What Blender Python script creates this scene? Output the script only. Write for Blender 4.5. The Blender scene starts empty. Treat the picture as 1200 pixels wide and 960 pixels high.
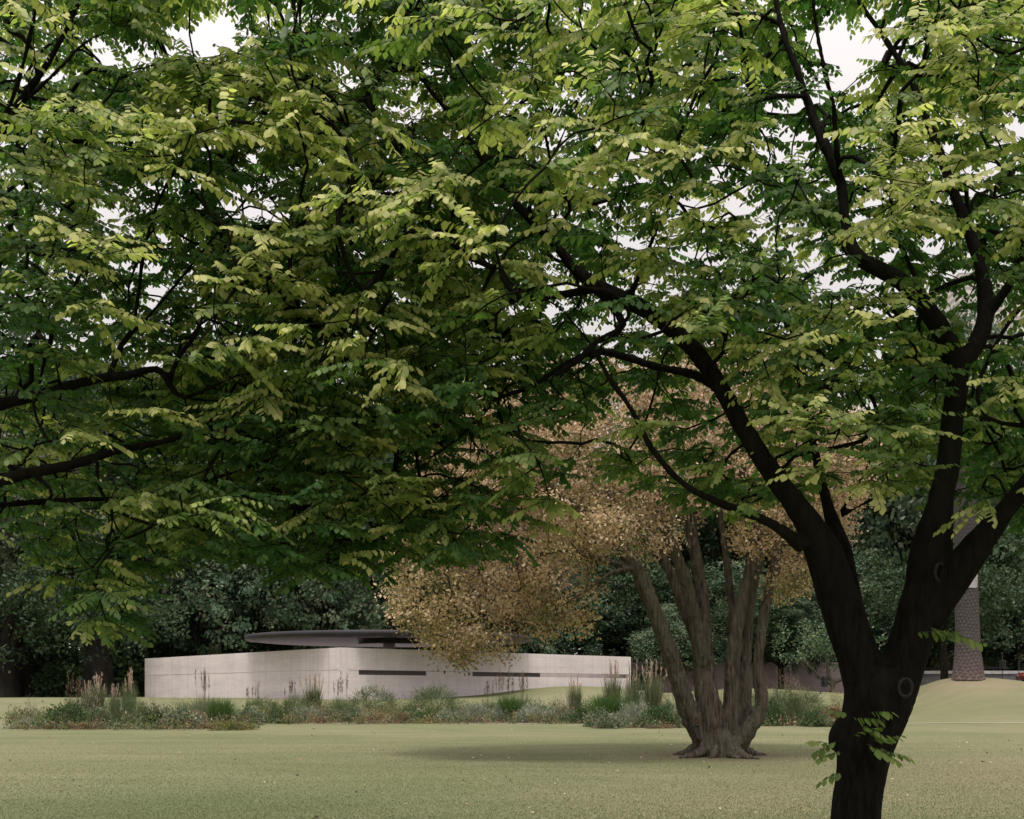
import bpy, math, random
import numpy as np
from mathutils import Vector, noise as mnoise

rng = np.random.default_rng(7)
random.seed(7)
sc = bpy.context.scene
COL = sc.collection
F = 1440.0; HZ = 812.0; CX = 600.0; EYE = 1.6

# ------------------------------------------------------------------ measuring helpers
def P(px, py, Y):
    return np.array([(px-CX)/F*Y, Y, EYE+(HZ-py)/F*Y])

def sstep(a, b, x):
    t = np.clip((x-a)/(b-a), 0, 1)
    return t*t*(3-2*t)

def ground(x, y):
    x = np.asarray(x, float); y = np.asarray(y, float)
    base = np.interp(y, [-60,0,15,20,27,36,44,49,52,56,60,68,80,110,200,600],
                        [0,0,0,.10,.23,.33,.385,.42,.52,.9,1.27,1.32,1.3,1.3,1.6,2.0])
    hump = .66*np.exp(-((x-3.6)/5.0)**2-((y-69)/6.0)**2)
    hump2 = .55*np.exp(-((x-15)/6.0)**2-((y-76)/5.5)**2)
    sx = np.where(x < 20.8, 2.35, 6.5)
    mound = 1.36*np.exp(-np.abs((x-20.8)/sx)**2.3-((y-56.3)/4.3)**2)
    mic = .015*np.sin(x*.9+1.3)*np.sin(y*.37)
    return base+hump+hump2+mound+mic

def on_ground(px, py):
    Y = 10.0
    while Y < 140:
        x = (px-CX)/F*Y
        z = EYE+(HZ-py)/F*Y
        if z <= float(ground(x, Y)):
            return x, Y, float(ground(x, Y))
        Y += .1
    return (px-CX)/F*90, 90, float(ground((px-CX)/F*90, 90))

# ------------------------------------------------------------------ mesh collector
class MB:
    def __init__(s):
        s.v=[]; s.n=0; s.loops=[]; s.sizes=[]; s.col=[]; s.hascol=False; s.mats=[]
    def add(s, v, faces, col=None, mat=0):
        """faces: (n,k) int array"""
        v=np.asarray(v,float).reshape(-1,3); faces=np.asarray(faces,int)
        s.loops.append((faces+s.n).reshape(-1)); s.sizes.append(np.full(len(faces), faces.shape[1]))
        s.mats.append(np.full(len(faces), mat))
        s.v.append(v); s.n+=len(v)
        if col is None: col=np.ones((len(v),3))*.5
        else: s.hascol=True; col=np.broadcast_to(np.asarray(col,float),(len(v),3))
        s.col.append(col)
    def mesh(s, name, mat, smooth=True):
        me=bpy.data.meshes.new(name)
        v=np.concatenate(s.v); lo=np.concatenate(s.loops).astype(np.int32); sz=np.concatenate(s.sizes).astype(np.int32)
        me.vertices.add(len(v)); me.vertices.foreach_set('co', v.astype(np.float32).ravel())
        me.loops.add(len(lo)); me.loops.foreach_set('vertex_index', lo)
        me.polygons.add(len(sz))
        st=np.concatenate([[0],np.cumsum(sz)[:-1]]).astype(np.int32)
        me.polygons.foreach_set('loop_start', st)
        try: me.polygons.foreach_set('loop_total', sz)
        except Exception: pass
        me.polygons.foreach_set('use_smooth', np.full(len(sz), smooth))
        mats = mat if isinstance(mat,(list,tuple)) else [mat]
        for m in mats: me.materials.append(m)
        if len(mats)>1: me.polygons.foreach_set('material_index', np.concatenate(s.mats).astype(np.int32))
        if s.hascol:
            a=me.attributes.new('col','FLOAT_COLOR','POINT')
            c=np.concatenate(s.col); c=np.hstack([c,np.ones((len(c),1))]).astype(np.float32)
            a.data.foreach_set('color', c.ravel())
        me.update(calc_edges=True)
        return me
    def build(s, name, mat, parent=None, smooth=True, loc=None):
        return link(name, s.mesh(name, mat, smooth), parent, loc)
    def box(s, c, size, rz=0, mat=0, col=None):
        x,y,z=[a/2 for a in size]
        v=np.array([[sx*x,sy*y,sz*z] for sx in(-1,1) for sy in(-1,1) for sz in(-1,1)])
        cr,sr=math.cos(rz),math.sin(rz)
        v=np.stack([v[:,0]*cr-v[:,1]*sr, v[:,0]*sr+v[:,1]*cr, v[:,2]],1)+np.array(c)
        f=[[0,1,3,2],[4,6,7,5],[0,4,5,1],[2,3,7,6],[0,2,6,4],[1,5,7,3]]
        s.add(v,f,mat=mat,col=col)
    def tube(s, pts, rad, sides=6, col=None, mod=None, cap=True, mat=0):
        pts=np.asarray(pts,float); rad=np.asarray(rad,float); n=len(pts)
        tan=np.gradient(pts,axis=0); tan/=np.linalg.norm(tan,axis=1,keepdims=True)+1e-9
        up=np.array([1.,0,0]) if abs(tan[0][0])<.8 else np.array([0,1.,0])
        a=np.cross(tan[0],up); a/=np.linalg.norm(a)
        A=np.empty((n,3))
        for i in range(n):
            a=a-tan[i]*a.dot(tan[i]); a/=np.linalg.norm(a)+1e-9; A[i]=a
        B=np.cross(tan,A)
        th=np.arange(sides)*2*math.pi/sides
        R=rad[:,None]*np.ones((1,sides))
        if mod is not None: R=R*mod(np.arange(n)/(max(n-1,1)),th)
        v=pts[:,None,:]+R[:,:,None]*(np.cos(th)[None,:,None]*A[:,None,:]+np.sin(th)[None,:,None]*B[:,None,:])
        i=np.arange(n-1)[:,None]; j=np.arange(sides)[None,:]; k=(j+1)%sides
        f=np.stack([i*sides+j,i*sides+k,(i+1)*sides+k,(i+1)*sides+j],-1).reshape(-1,4)
        s.add(v.reshape(-1,3),f,col=col,mat=mat)
        if cap:
            s.add(v[-1],[list(range(sides))],col=col,mat=mat)
            s.add(v[0],[list(range(sides))[::-1]],col=col,mat=mat)

def link(name, data, parent=None, loc=None):
    o=bpy.data.objects.new(name, data); COL.objects.link(o)
    if parent is not None: o.parent=parent
    if loc is not None: o.location=loc
    return o
def tag(o,label=None,cat=None,group=None,kind=None):
    if label: o['label']=label
    if cat: o['category']=cat
    if group: o['group']=group
    if kind: o['kind']=kind
    return o
def empty(name,loc=(0,0,0),rz=0):
    o=link(name,None); o.location=loc; o.rotation_euler=(0,0,rz); o.empty_display_size=.3; return o
def copy_tree(o,parent=None):
    c=o.copy(); COL.objects.link(c); c.parent=parent
    for ch in list(o.children): copy_tree(ch,c)
    return c
def norm(a): return a/(np.linalg.norm(a,axis=-1,keepdims=True)+1e-9)
def smooth_path(pts, step):
    """Catmull-Rom through rows [x,y,z,r]"""
    p=np.asarray(pts,float); p=np.vstack([2*p[0]-p[1],p,2*p[-1]-p[-2]]); out=[]
    for i in range(1,len(p)-2):
        n=max(2,int(np.linalg.norm(p[i+1][:3]-p[i][:3])/step))
        t=np.arange(n)[:,None]/n
        a,b,c,d=p[i-1],p[i],p[i+1],p[i+2]
        out.append(.5*((2*b)+(-a+c)*t+(2*a-5*b+4*c-d)*t*t+(-a+3*b-3*c+d)*t**3))
    out.append(p[-2][None]); o=np.vstack(out); o[:,3]=np.maximum(o[:,3],.002); return o

# ------------------------------------------------------------------ materials
class NT:
    def __init__(s,name):
        s.m=bpy.data.materials.new(name); s.m.use_nodes=True; s.t=s.m.node_tree; s.t.nodes.clear()
        s.out=s.n('ShaderNodeOutputMaterial')
    def n(s,t,**k):
        x=s.t.nodes.new(t)
        for a,b in k.items():
            if a.startswith('i_'):
                x.inputs[a[2:].replace('_',' ')].default_value=b
            else: setattr(x,a,b)
        return x
    def l(s,a,b): s.t.links.new(a,b)
    def coord(s,scale=(1,1,1),kind='Object',rot=(0,0,0)):
        c=s.n('ShaderNodeTexCoord'); m=s.n('ShaderNodeMapping'); m.inputs['Scale'].default_value=scale; m.inputs['Rotation'].default_value=rot
        s.l(c.outputs[kind],m.inputs['Vector']); return m.outputs['Vector']
    def noise(s,vec,scale,detail=5,rough=.55):
        x=s.n('ShaderNodeTexNoise'); x.inputs['Scale'].default_value=scale; x.inputs['Detail'].default_value=detail; x.inputs['Roughness'].default_value=rough
        s.l(vec,x.inputs['Vector']); return x.outputs['Fac']
    def ramp(s,fac,stops):
        r=s.n('ShaderNodeValToRGB'); e=r.color_ramp.elements
        while len(e)<len(stops): e.new(.5)
        for q,(p,c) in zip(e,stops): q.position=p; q.color=(*c,1) if len(c)==3 else c
        s.l(fac,r.inputs['Fac']); return r.outputs['Color']
    def mix(s,f,a,b,mode='MIX'):
        m=s.n('ShaderNodeMix',data_type='RGBA',blend_type=mode)
        for sock,val in ((m.inputs[0],f),(m.inputs[6],a),(m.inputs[7],b)):
            if hasattr(val,'links'): s.l(val,sock)
            else: sock.default_value = val if not isinstance(val,(tuple,list)) else (*val,1)[:4]
        return m.outputs[2]
    def bsdf(s,color,rough=.8,spec=.3,metal=0,bump=None,bs=.3,bd=.02):
        b=s.n('ShaderNodeBsdfPrincipled')
        if hasattr(color,'links'): s.l(color,b.inputs['Base Color'])
        else: b.inputs['Base Color'].default_value=(*color,1)
        if hasattr(rough,'links'): s.l(rough,b.inputs['Roughness'])
        else: b.inputs['Roughness'].default_value=rough
        b.inputs['Specular IOR Level'].default_value=spec; b.inputs['Metallic'].default_value=metal
        if bump is not None:
            u=s.n('ShaderNodeBump'); u.inputs['Strength'].default_value=bs; u.inputs['Distance'].default_value=bd
            s.l(bump,u.inputs['Height']); s.l(u.outputs['Normal'],b.inputs['Normal'])
        return b
    def done(s,sh): s.l(sh.outputs[0],s.out.inputs['Surface']); return s.m

def leaf_mat(name, trans=.35, tmul=(1.25,1.35,.75), rough=.55, spec=.25):
    k=NT(name); a=k.n('ShaderNodeAttribute',attribute_name='col')
    b=k.bsdf(a.outputs['Color'],rough,spec)
    t=k.n('ShaderNodeBsdfTranslucent'); k.l(k.mix(1.0,a.outputs['Color'],tmul,'MULTIPLY'),t.inputs['Color'])
    m=k.n('ShaderNodeMixShader'); m.inputs[0].default_value=trans
    k.l(b.outputs[0],m.inputs[1]); k.l(t.outputs[0],m.inputs[2]); return k.done(m)
def plain(name,c,rough=.7,spec=.3,metal=0,var=.15,scale=3.0,bump=.2):
    k=NT(name); v=k.coord(); f=k.noise(v,scale,6)
    c0=tuple(x*(1-var) for x in c); c1=tuple(min(1,x*(1+var)) for x in c)
    return k.done(k.bsdf(k.ramp(f,[(.3,c0),(.7,c1)]),rough,spec,metal,k.noise(v,scale*12,4),bump,.01))
def bark_mat(name,dark,light,sc1=(9,9,1.6),bd=.03,bs=.8):
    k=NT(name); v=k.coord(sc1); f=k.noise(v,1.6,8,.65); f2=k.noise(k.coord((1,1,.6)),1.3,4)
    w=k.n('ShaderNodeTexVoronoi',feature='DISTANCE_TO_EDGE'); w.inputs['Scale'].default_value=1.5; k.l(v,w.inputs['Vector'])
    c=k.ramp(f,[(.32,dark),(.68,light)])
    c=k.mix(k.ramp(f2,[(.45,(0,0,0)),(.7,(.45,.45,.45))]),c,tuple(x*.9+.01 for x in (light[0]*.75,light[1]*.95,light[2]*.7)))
    h=k.mix(.5,f,w.outputs['Distance'])
    return k.done(k.bsdf(c,.92,.06,0,h,bs,bd))

M={}
M['elm_leaf']=leaf_mat('elm_leaf',.5,(1.10,1.32,.62),.5,.3)
M['tan_leaf']=leaf_mat('tan_leaf',.3,(1.2,1.1,.8),.7,.15)
M['far_leaf']=leaf_mat('far_leaf',.22,(1.1,1.2,.8),.6,.2)
M['plant_leaf']=leaf_mat('plant_leaf',.3,(1.1,1.2,.8),.6,.2)
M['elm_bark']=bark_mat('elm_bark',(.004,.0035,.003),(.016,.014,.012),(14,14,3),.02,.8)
M['grey_bark']=bark_mat('grey_bark',(.020,.016,.013),(.155,.132,.108),(11,11,1.1),.08,1.0)
M['far_bark']=bark_mat('far_bark',(.008,.007,.006),(.028,.024,.021),(4,4,1),.05,.6)

def lawn():
    k=NT('lawn'); v=k.coord()
    big=k.noise(v,.13,4,.5); mid=k.noise(k.coord((.5,1.6,1)),.8,6,.6); fine=k.noise(v,22,4,.7); stripe=k.noise(k.coord((.05,.9,.1)),1.0,3,.5)
    c=k.ramp(mid,[(.30,(.088,.104,.050)),(.5,(.120,.134,.068)),(.72,(.156,.162,.090))])
    c=k.mix(k.ramp(big,[(.42,(0,0,0)),(.66,(.6,.6,.6))]),c,(.225,.200,.135))
    c=k.mix(k.ramp(stripe,[(.38,(0,0,0)),(.62,(.42,.42,.42))]),c,(.088,.104,.048))
    c=k.mix(.25,c,k.ramp(fine,[(.25,(.08,.085,.035)),(.75,(.30,.29,.16))]))
    # dry bare earth worn on the palm mound's crown
    g=k.n('ShaderNodeNewGeometry'); d=k.n('ShaderNodeVectorMath',operation='DISTANCE'); d.inputs[1].default_value=(20.8,55.4,2.2); k.l(g.outputs['Position'],d.inputs[0])
    dn=k.n('ShaderNodeMath',operation='MULTIPLY_ADD'); k.l(k.noise(v,1.4,5),dn.inputs[0]); dn.inputs[1].default_value=3.0; k.l(d.outputs['Value'],dn.inputs[2])
    c=k.mix(k.ramp(dn.outputs[0],[(.0,(1,1,1)),(.999,(0,0,0))]) if False else _wear_shade(k,dn.outputs[0],2.0,4.2),c,(.22,.18,.12))
    for (cx_,cy_,cz_,a_,b_,colr_,sc_) in ((4.62,27.0,.25,.9,3.0,(.135,.105,.075),1.1),(9.5,21,.1,1.5,7.5,(.185,.155,.100),4.0),(-4.5,17,.05,1.0,6.5,(.085,.112,.048),4.0),(3.0,17.5,.05,.5,4.5,(.190,.165,.105),3.0)):  # bare earth and dry patches; the green one paints canopy shade on the lawn
        d=k.n('ShaderNodeVectorMath',operation='DISTANCE'); d.inputs[1].default_value=(cx_,cy_,cz_); k.l(g.outputs['Position'],d.inputs[0])
        dn=k.n('ShaderNodeMath',operation='MULTIPLY_ADD'); k.l(k.noise(v,1.1,6,.65),dn.inputs[0]); dn.inputs[1].default_value=sc_; k.l(d.outputs['Value'],dn.inputs[2])
        c=k.mix(_wear_shade(k,dn.outputs[0],a_,b_+sc_*.4),c,colr_)
    return k.done(k.bsdf(c,.95,.1,0,k.noise(v,40,3),.5,.03))
def _wear_shade(k,val,a,b):
    m=k.n('ShaderNodeMapRange'); m.inputs['From Min'].default_value=a; m.inputs['From Max'].default_value=b; m.inputs['To Min'].default_value=.8; m.inputs['To Max'].default_value=0
    k.l(val,m.inputs['Value']); return m.outputs[0]
M['lawn']=lawn()

def concrete():
    k=NT('board_marked_concrete'); v=k.coord()
    sep=k.n('ShaderNodeSeparateXYZ'); k.l(v,sep.inputs[0])
    br=k.n('ShaderNodeTexBrick'); br.offset=.37; br.squash=1.0
    cmb=k.n('ShaderNodeCombineXYZ'); k.l(sep.outputs['X'],cmb.inputs['X']); k.l(sep.outputs['Z'],cmb.inputs['Y']); k.l(cmb.outputs[0],br.inputs['Vector'])
    br.inputs['Scale'].default_value=1; br.inputs['Brick Width'].default_value=1.9; br.inputs['Row Height'].default_value=.105; br.inputs['Mortar Size'].default_value=.004
    br.inputs['Color1'].default_value=(.70,.635,.645,1); br.inputs['Color2'].default_value=(.745,.675,.68,1); br.inputs['Mortar'].default_value=(.65,.59,.60,1)
    big=k.noise(k.coord((.35,.35,1.3)),1.1,6,.6); fine=k.noise(k.coord((1,1,5)),4,6,.65); drip=k.noise(k.coord((5,5,.25)),1.0,4,.6)
    c=k.mix(1.0,br.outputs['Color'],k.ramp(big,[(.3,(.84,.83,.84)),(.7,(1.06,1.05,1.03))]),'MULTIPLY')
    c=k.mix(.6,c,k.ramp(fine,[(.3,(.86,.86,.86)),(.7,(1.05,1.05,1.05))]),'MULTIPLY')
    c=k.mix(.5,c,k.ramp(drip,[(.35,(.82,.81,.81)),(.55,(1,1,1))]),'MULTIPLY')
    return k.done(k.bsdf(c,.85,.25,0,br.outputs['Fac'],-.25,.01))
M['concrete']=concrete()
M['joint']=plain('joint',(.36,.32,.325))
M['alu']=plain('alu',(.040,.036,.044),.6,.25,0,.12,.7,.05)
M['slot_shade']=plain('slot_shade',(.060,.048,.052),.5)  # near-black colour standing in for shade inside the wall slot
M['alu_dark']=plain('alu_dark',(.05,.048,.052),.5,.4,.3)
M['alu_pale']=plain('alu_pale',(.62,.60,.58),.45,.5,.4)
M['path']=plain('path',(.27,.245,.18),.9,.2,0,.12,2)
M['soil']=plain('soil',(.10,.065,.05),.95,.1,0,.3,3,.5)
M['asphalt']=plain('asphalt',(.06,.06,.062),.9)
M['mauve_stone']=None
def mauve():
    k=NT('mauve_stone'); v=k.coord(); a=k.noise(v,.5,6,.65); b=k.noise(v,7,5,.7)
    c=k.ramp(a,[(.3,(.15,.115,.125)),(.7,(.25,.19,.20))]); c=k.mix(.4,c,k.ramp(b,[(.3,(.10,.08,.085)),(.7,(.32,.26,.26))]))
    return k.done(k.bsdf(c,.9,.2,0,b,.5,.05))
M['mauve_stone']=mauve()
M['parapet']=plain('parapet',(.17,.165,.165),.85)
M['coping']=plain('coping',(.50,.49,.48),.8)
M['dark_metal']=plain('dark_metal',(.02,.022,.024),.5,.4,.3)
M['rail']=plain('rail',(.12,.11,.12),.6)
M['wood_rot']=plain('knot_wood',(.035,.032,.03),.9,.1,0,.4,20,.6)
M['heart']=plain('cut_heartwood',(.12,.05,.035),.9)
M['guard']=plain('guard_metal',(.42,.40,.41),.4,.5,.5)
M['car_red']=plain('car_red',(.35,.05,.04),.3,.5,0,.05)
M['car_teal']=plain('car_teal',(.03,.10,.09),.3,.5,0,.05)
M['glass']=plain('car_glass',(.02,.025,.03),.08,.6,0,.05,1,0)
M['rubber']=plain('rubber',(.015,.015,.015),.9)
M['tower']=None
def tower_mat():
    k=NT('tower_facade'); v=k.coord(); s=k.n('ShaderNodeSeparateXYZ'); k.l(v,s.inputs[0])
    m=k.n('ShaderNodeMath',operation='MODULO'); k.l(s.outputs['Z'],m.inputs[0]); m.inputs[1].default_value=1.9
    c=k.ramp(k_div(k,m.outputs[0],1.9),[(.0,(.62,.57,.54)),(.52,(.62,.57,.54)),(.54,(.36,.34,.33)),(1,(.36,.34,.33))])
    return k.done(k.bsdf(c,.6,.3))
def k_div(k,v,d):
    m=k.n('ShaderNodeMath',operation='DIVIDE'); k.l(v,m.inputs[0]); m.inputs[1].default_value=d; return m.outputs[0]
M['tower']=tower_mat()

# ------------------------------------------------------------------ terrain
def grid(xs,ys,fn,off=0):
    X,Y=np.meshgrid(xs,ys); v=np.stack([X,Y,fn(X,Y)+off],-1).reshape(-1,3)
    nx,ny=len(xs),len(ys); i=np.arange(ny-1)[:,None]*nx; j=np.arange(nx-1)[None,:]
    f=np.stack([i+j,i+j+1,i+nx+j+1,i+nx+j],-1).reshape(-1,4); return v,f
xs=np.concatenate([np.linspace(-700,-60,20)[:-1],np.arange(-60,60,.5),np.linspace(60,700,20)])
ys=np.concatenate([np.arange(-60,10,4),np.arange(10,90,.5),np.arange(90,140,3),np.linspace(140,900,14)])
b=MB(); b.add(*grid(xs,ys,ground)); tag(b.build('lawn_ground',M['lawn']),kind='structure')
b=MB(); b.add(*grid(np.arange(-40,45,.5),np.array([47.5,47.8,48.1]),ground,.012)); tag(b.build('path',M['path']),kind='structure')
b=MB(); b.add(*grid(np.arange(-60,120,1.0),np.arange(97,110,1.0),ground,.012)); tag(b.build('road',M['asphalt']),kind='structure')

# ------------------------------------------------------------------ leaves
ELM_T=np.array([[0,0,0],[.13,.28,-.07],[.42,.45,-.13],[.74,.29,-.20],[1.0,0,-.30],[.74,-.29,-.20],[.42,-.45,-.13],[.13,-.28,-.07]])
ELM_F=[[0,1,2,3,4],[0,4,5,6,7]]
DIA_T=np.array([[0,0,0],[.5,.42,-.12],[1,0,-.12],[.5,-.42,-.12]]); DIA_F=[[0,1,2],[0,2,3]]
def add_leaves(mb,pos,d,nrm,L,W,col,T=DIA_T,Fc=DIA_F):
    pos=np.asarray(pos); N=len(pos); d=norm(d); side=norm(np.cross(nrm,d)); n=np.cross(d,side)
    L=np.broadcast_to(L,(N,)); W=np.broadcast_to(W,(N,))
    v=pos[:,None,:]+(T[None,:,0,None]*L[:,None,None])*d[:,None,:]+(T[None,:,1,None]*W[:,None,None])*side[:,None,:]+(T[None,:,2,None]*W[:,None,None])*n[:,None,:]
    k=len(T); Fc=np.asarray(Fc); f=(np.arange(N)[:,None,None]*k+Fc[None]).reshape(-1,Fc.shape[1])
    c=np.repeat(col,k,axis=0); mb.add(v.reshape(-1,3),f,col=c)

def grow(limbs, attractors, step, tip=.003, power=.46, dead_ok=None):
    """limbs: list of [x,y,z,r] paths. Returns tubes for grown branches and end direction for each attractor."""
    base=np.vstack([l[:,:3] for l in limbs]); brad=np.concatenate([l[:,3] for l in limbs])
    bdir=np.vstack([norm(np.gradient(l[:,:3],axis=0)) for l in limbs])
    cap=len(base)+len(attractors)*60
    pos=np.empty((cap,3)); dr=np.empty((cap,3)); par=np.full(cap,-1); isb=np.zeros(cap,bool); lim=np.empty(cap)
    n=len(base); pos[:n]=base; dr[:n]=bdir; isb[:n]=True; lim[:n]=brad
    A=np.asarray(attractors)
    d0=np.empty(len(A))
    for i in range(0,len(A),500):
        d0[i:i+500]=np.sqrt(((A[i:i+500,None]-base[None])**2).sum(-1)).min(1)
    chains=[]; ends=np.empty_like(A)
    for ai in np.argsort(d0):
        a=A[ai]; dv=a-pos[:n]; dist=np.sqrt((dv**2).sum(1))
        al=(dv*dr[:n]).sum(1)/(dist+1e-6)
        j=int(np.argmin(dist*(1.25-.35*al))); D=dist[j]
        m=max(2,min(55,int(D/step)+1)); t=(np.arange(1,m+1)/m)[:,None]
        p0=pos[j]; ctrl=p0+dr[j]*D*.35+(a-p0)*.15+np.array([0,0,.12*D])
        q=(1-t)**2*p0+2*t*(1-t)*ctrl+t*t*a
        if m>3: q[:-1]+=rng.normal(0,step*.10,(m-1,3))
        dd=norm(np.diff(np.vstack([p0,q]),axis=0))
        idx=list(range(n,n+m)); pos[n:n+m]=q; dr[n:n+m]=dd
        par[n]=j; par[n+1:n+m]=idx[:-1]; lim[n:n+m]=1e9
        chains.append((j,idx)); ends[ai]=dd[-1]; n+=m
    cnt=np.zeros(n)
    for j,idx in chains: cnt[idx[-1]]+=1
    for i in range(n-1,-1,-1):
        if par[i]>=0: cnt[par[i]]+=cnt[i]
    r=tip*np.maximum(cnt,1)**power
    # never thicker than the limb it leaves
    return pos[:n],r,chains,ends,isb,lim

# ------------------------------------------------------------------ foreground elms
def limb(rows):
    """rows: px, py, Y, r in px at that depth"""
    out=[]
    for px,py,Y,r in rows:
        p=P(px,py,Y); out.append([*p,(r if py>620 else r*.72)*Y/F*(.82 if px<330 and py<610 else 1)])
    return smooth_path(out,.10)

GAPS=[(985,66,30,40),(1030,25,18,20),(228,36,40,20),(258,14,26,14),(300,232,22,14),(325,20,20,12),(745,275,10,8),(1192,135,12,18),(925,165,16,12),
      (470,118,12,14),(405,80,10,12),(885,235,12,10),(720,478,22,14),(1170,370,14,10),(140,240,18,20),(600,115,8,10),(150,60,18,10),(960,318,12,8)]
def gap_mult(px,py):
    m=np.ones_like(px)
    for gx,gy,rx,ry in GAPS:
        d=((px-gx)/(rx+16))**2+((py-gy)/(ry+14))**2
        m=np.where(d<1,0.03,m)
    m*=np.where((px>780)&(py<330)&(px<1230),1.0,1)
    m*=np.where((px>540)&(px<720)&(py>490)&(py<660),.5,1)
    m*=np.where((px>720)&(px<860)&(py>440)&(py<560),.6,1)
    m*=np.where((px>400)&(px<=540)&(py>520),.85,1)
    m*=np.where((px>930)&(px<1100)&(py>500),.45,1)
    return m
YLOW_X=[-900,-200,0,40,75,110,150,190,240,300,350,400,450,520,600,640,680,720,760,820,880,930,990,1050,1090,1150,1200,1400,2600]
YLOW_Y=[760,690,632,652,705,752,735,660,650,660,685,680,655,665,655,600,540,545,575,600,615,600,560,610,600,590,640,700,760]

LINES=[]
def sample_crown(n, box, ell):
    out=[]
    tot=0
    while tot<n:
        k=n*3
        p=rng.uniform(box[0],box[1],(k,3))
        e=np.zeros(k,bool)
        rr=np.full(k,9.)
        for c,r in ell:
            d=np.sqrt((((p-np.array(c))/np.array(r))**2).sum(1)); rr=np.minimum(rr,d)
        keep=rr<1
        # hollow crown: leaves toward the outside
        keep&=rng.random(k)<np.clip(.25+rr*.9,0,1)
        Y=p[:,1]; px=CX+p[:,0]/Y*F; py=HZ-(p[:,2]-EYE)/Y*F
        keep&=(py<np.interp(px,YLOW_X,YLOW_Y)-8)
        infr=(px>-60)&(px<1260)&(py>-60)
        g=gap_mult(px,py); keep&=rng.random(k)<np.where(infr,g,.22)
        for ln in LINES:
            dd=np.full(k,1e9)
            for a,b_ in zip(ln[:-1],ln[1:]):
                a=np.array(a,float); b_=np.array(b_,float); t=np.clip(((px-a[0])*(b_[0]-a[0])+(py-a[1])*(b_[1]-a[1]))/((b_-a)[:2]**2).sum(),0,1)
                dd=np.minimum(dd,np.hypot(px-a[0]-t*(b_[0]-a[0]),py-a[1]-t*(b_[1]-a[1])))
            keep&=~((dd<30)&(Y<8.9)&(rng.random(k)<.85))
        # clumpy
        s=np.sin(p[:,0]*2.3+p[:,2]*1.7)*np.sin(p[:,1]*1.9-p[:,2]*2.9+1)+.6*np.sin(p[:,0]*5.1+2)*np.sin(p[:,2]*5.3+p[:,1]*3)
        keep&=rng.random(k)<np.clip(.72+.35*s,0.2,1)
        q=p[keep]; out.append(np.hstack([q,rr[keep][:,None]])); tot+=len(q)
    return np.vstack(out)[:n]

def spray_leaves(mb, wood, starts, outdirs, young, leafL=.054, ntw=(4,6), twL=(.12,.32)):
    """alternate-leaved flat sprays"""
    Ps=[];Ds=[];Ns=[];Ls=[];Ws=[];Cs=[]
    for s,o,yg in zip(starts,outdirs,young):
        nt=rng.integers(ntw[0],ntw[1]+1)
        az=math.atan2(o[1],o[0])
        tilt=rng.normal(0,.25)
        base_h=rng.uniform(-.48,.28)
        for t in range(nt):
            a=az+(t-(nt-1)/2)*rng.uniform(.45,.75)+rng.normal(0,.15)
            ln=rng.uniform(*twL)*(1.15 if yg>.5 else 1)
            d=norm(np.array([math.cos(a),math.sin(a),base_h+rng.normal(0,.15)]))
            m=max(5,int(ln/.0205)); tt=(np.arange(m)+.6)/m
            droop=rng.uniform(.05,.22)
            pts=s+d*ln*tt[:,None]; pts[:,2]-=droop*ln*tt**2
            wood.tube(np.vstack([s,pts[m//2],pts[-1]]),[.0024,.0018,.001],3,cap=False)
            up=norm(np.array([rng.normal(0,.22),rng.normal(0,.22)-.12,1.0]))
            side=norm(np.cross(up,d)); sg=np.where(np.arange(m)%2==0,1,-1)[:,None]
            dcur=norm(d-np.array([0,0,1])*(2*droop*tt)[:,None])
            ld=dcur*.55+side*sg*.85+rng.normal(0,.13,(m,3)); ld[:,2]-=rng.uniform(.15,.75)
            ld[-1]=dcur[-1]+np.array([0,0,-.4])
            nn=up+rng.normal(0,.24,(m,3))+side*sg*.3+np.array([math.cos(az),math.sin(az),0])*rng.uniform(.1,.8)
            sz=leafL*np.interp(tt,[0,.5,.85,1],[.75,1.08,.95,.6])*rng.uniform(.68,1.25,m)
            Ps.append(pts);Ds.append(ld);Ns.append(nn);Ls.append(sz);Ws.append(sz*rng.uniform(.72,.86,m))
            g=np.array([.050,.124,.036]) if rng.random()<.6 else np.array([.080,.168,.050])
            yl=np.array([.62,.60,.27]); mid=np.array([.22,.29,.085])
            f=np.clip(yg*(.45+.75*tt)+rng.normal(0,.08,m),0,1)[:,None]
            c=np.where(f<.5,g+(mid-g)*f*2,mid+(yl-mid)*(f*2-1))*rng.uniform(.8,1.2,(m,1))
            Cs.append(c)
    add_leaves(mb,np.vstack(Ps),np.vstack(Ds),np.vstack(Ns),np.concatenate(Ls),np.concatenate(Ws),np.vstack(Cs),ELM_T,ELM_F)
    return sum(len(x) for x in Ps)

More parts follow.
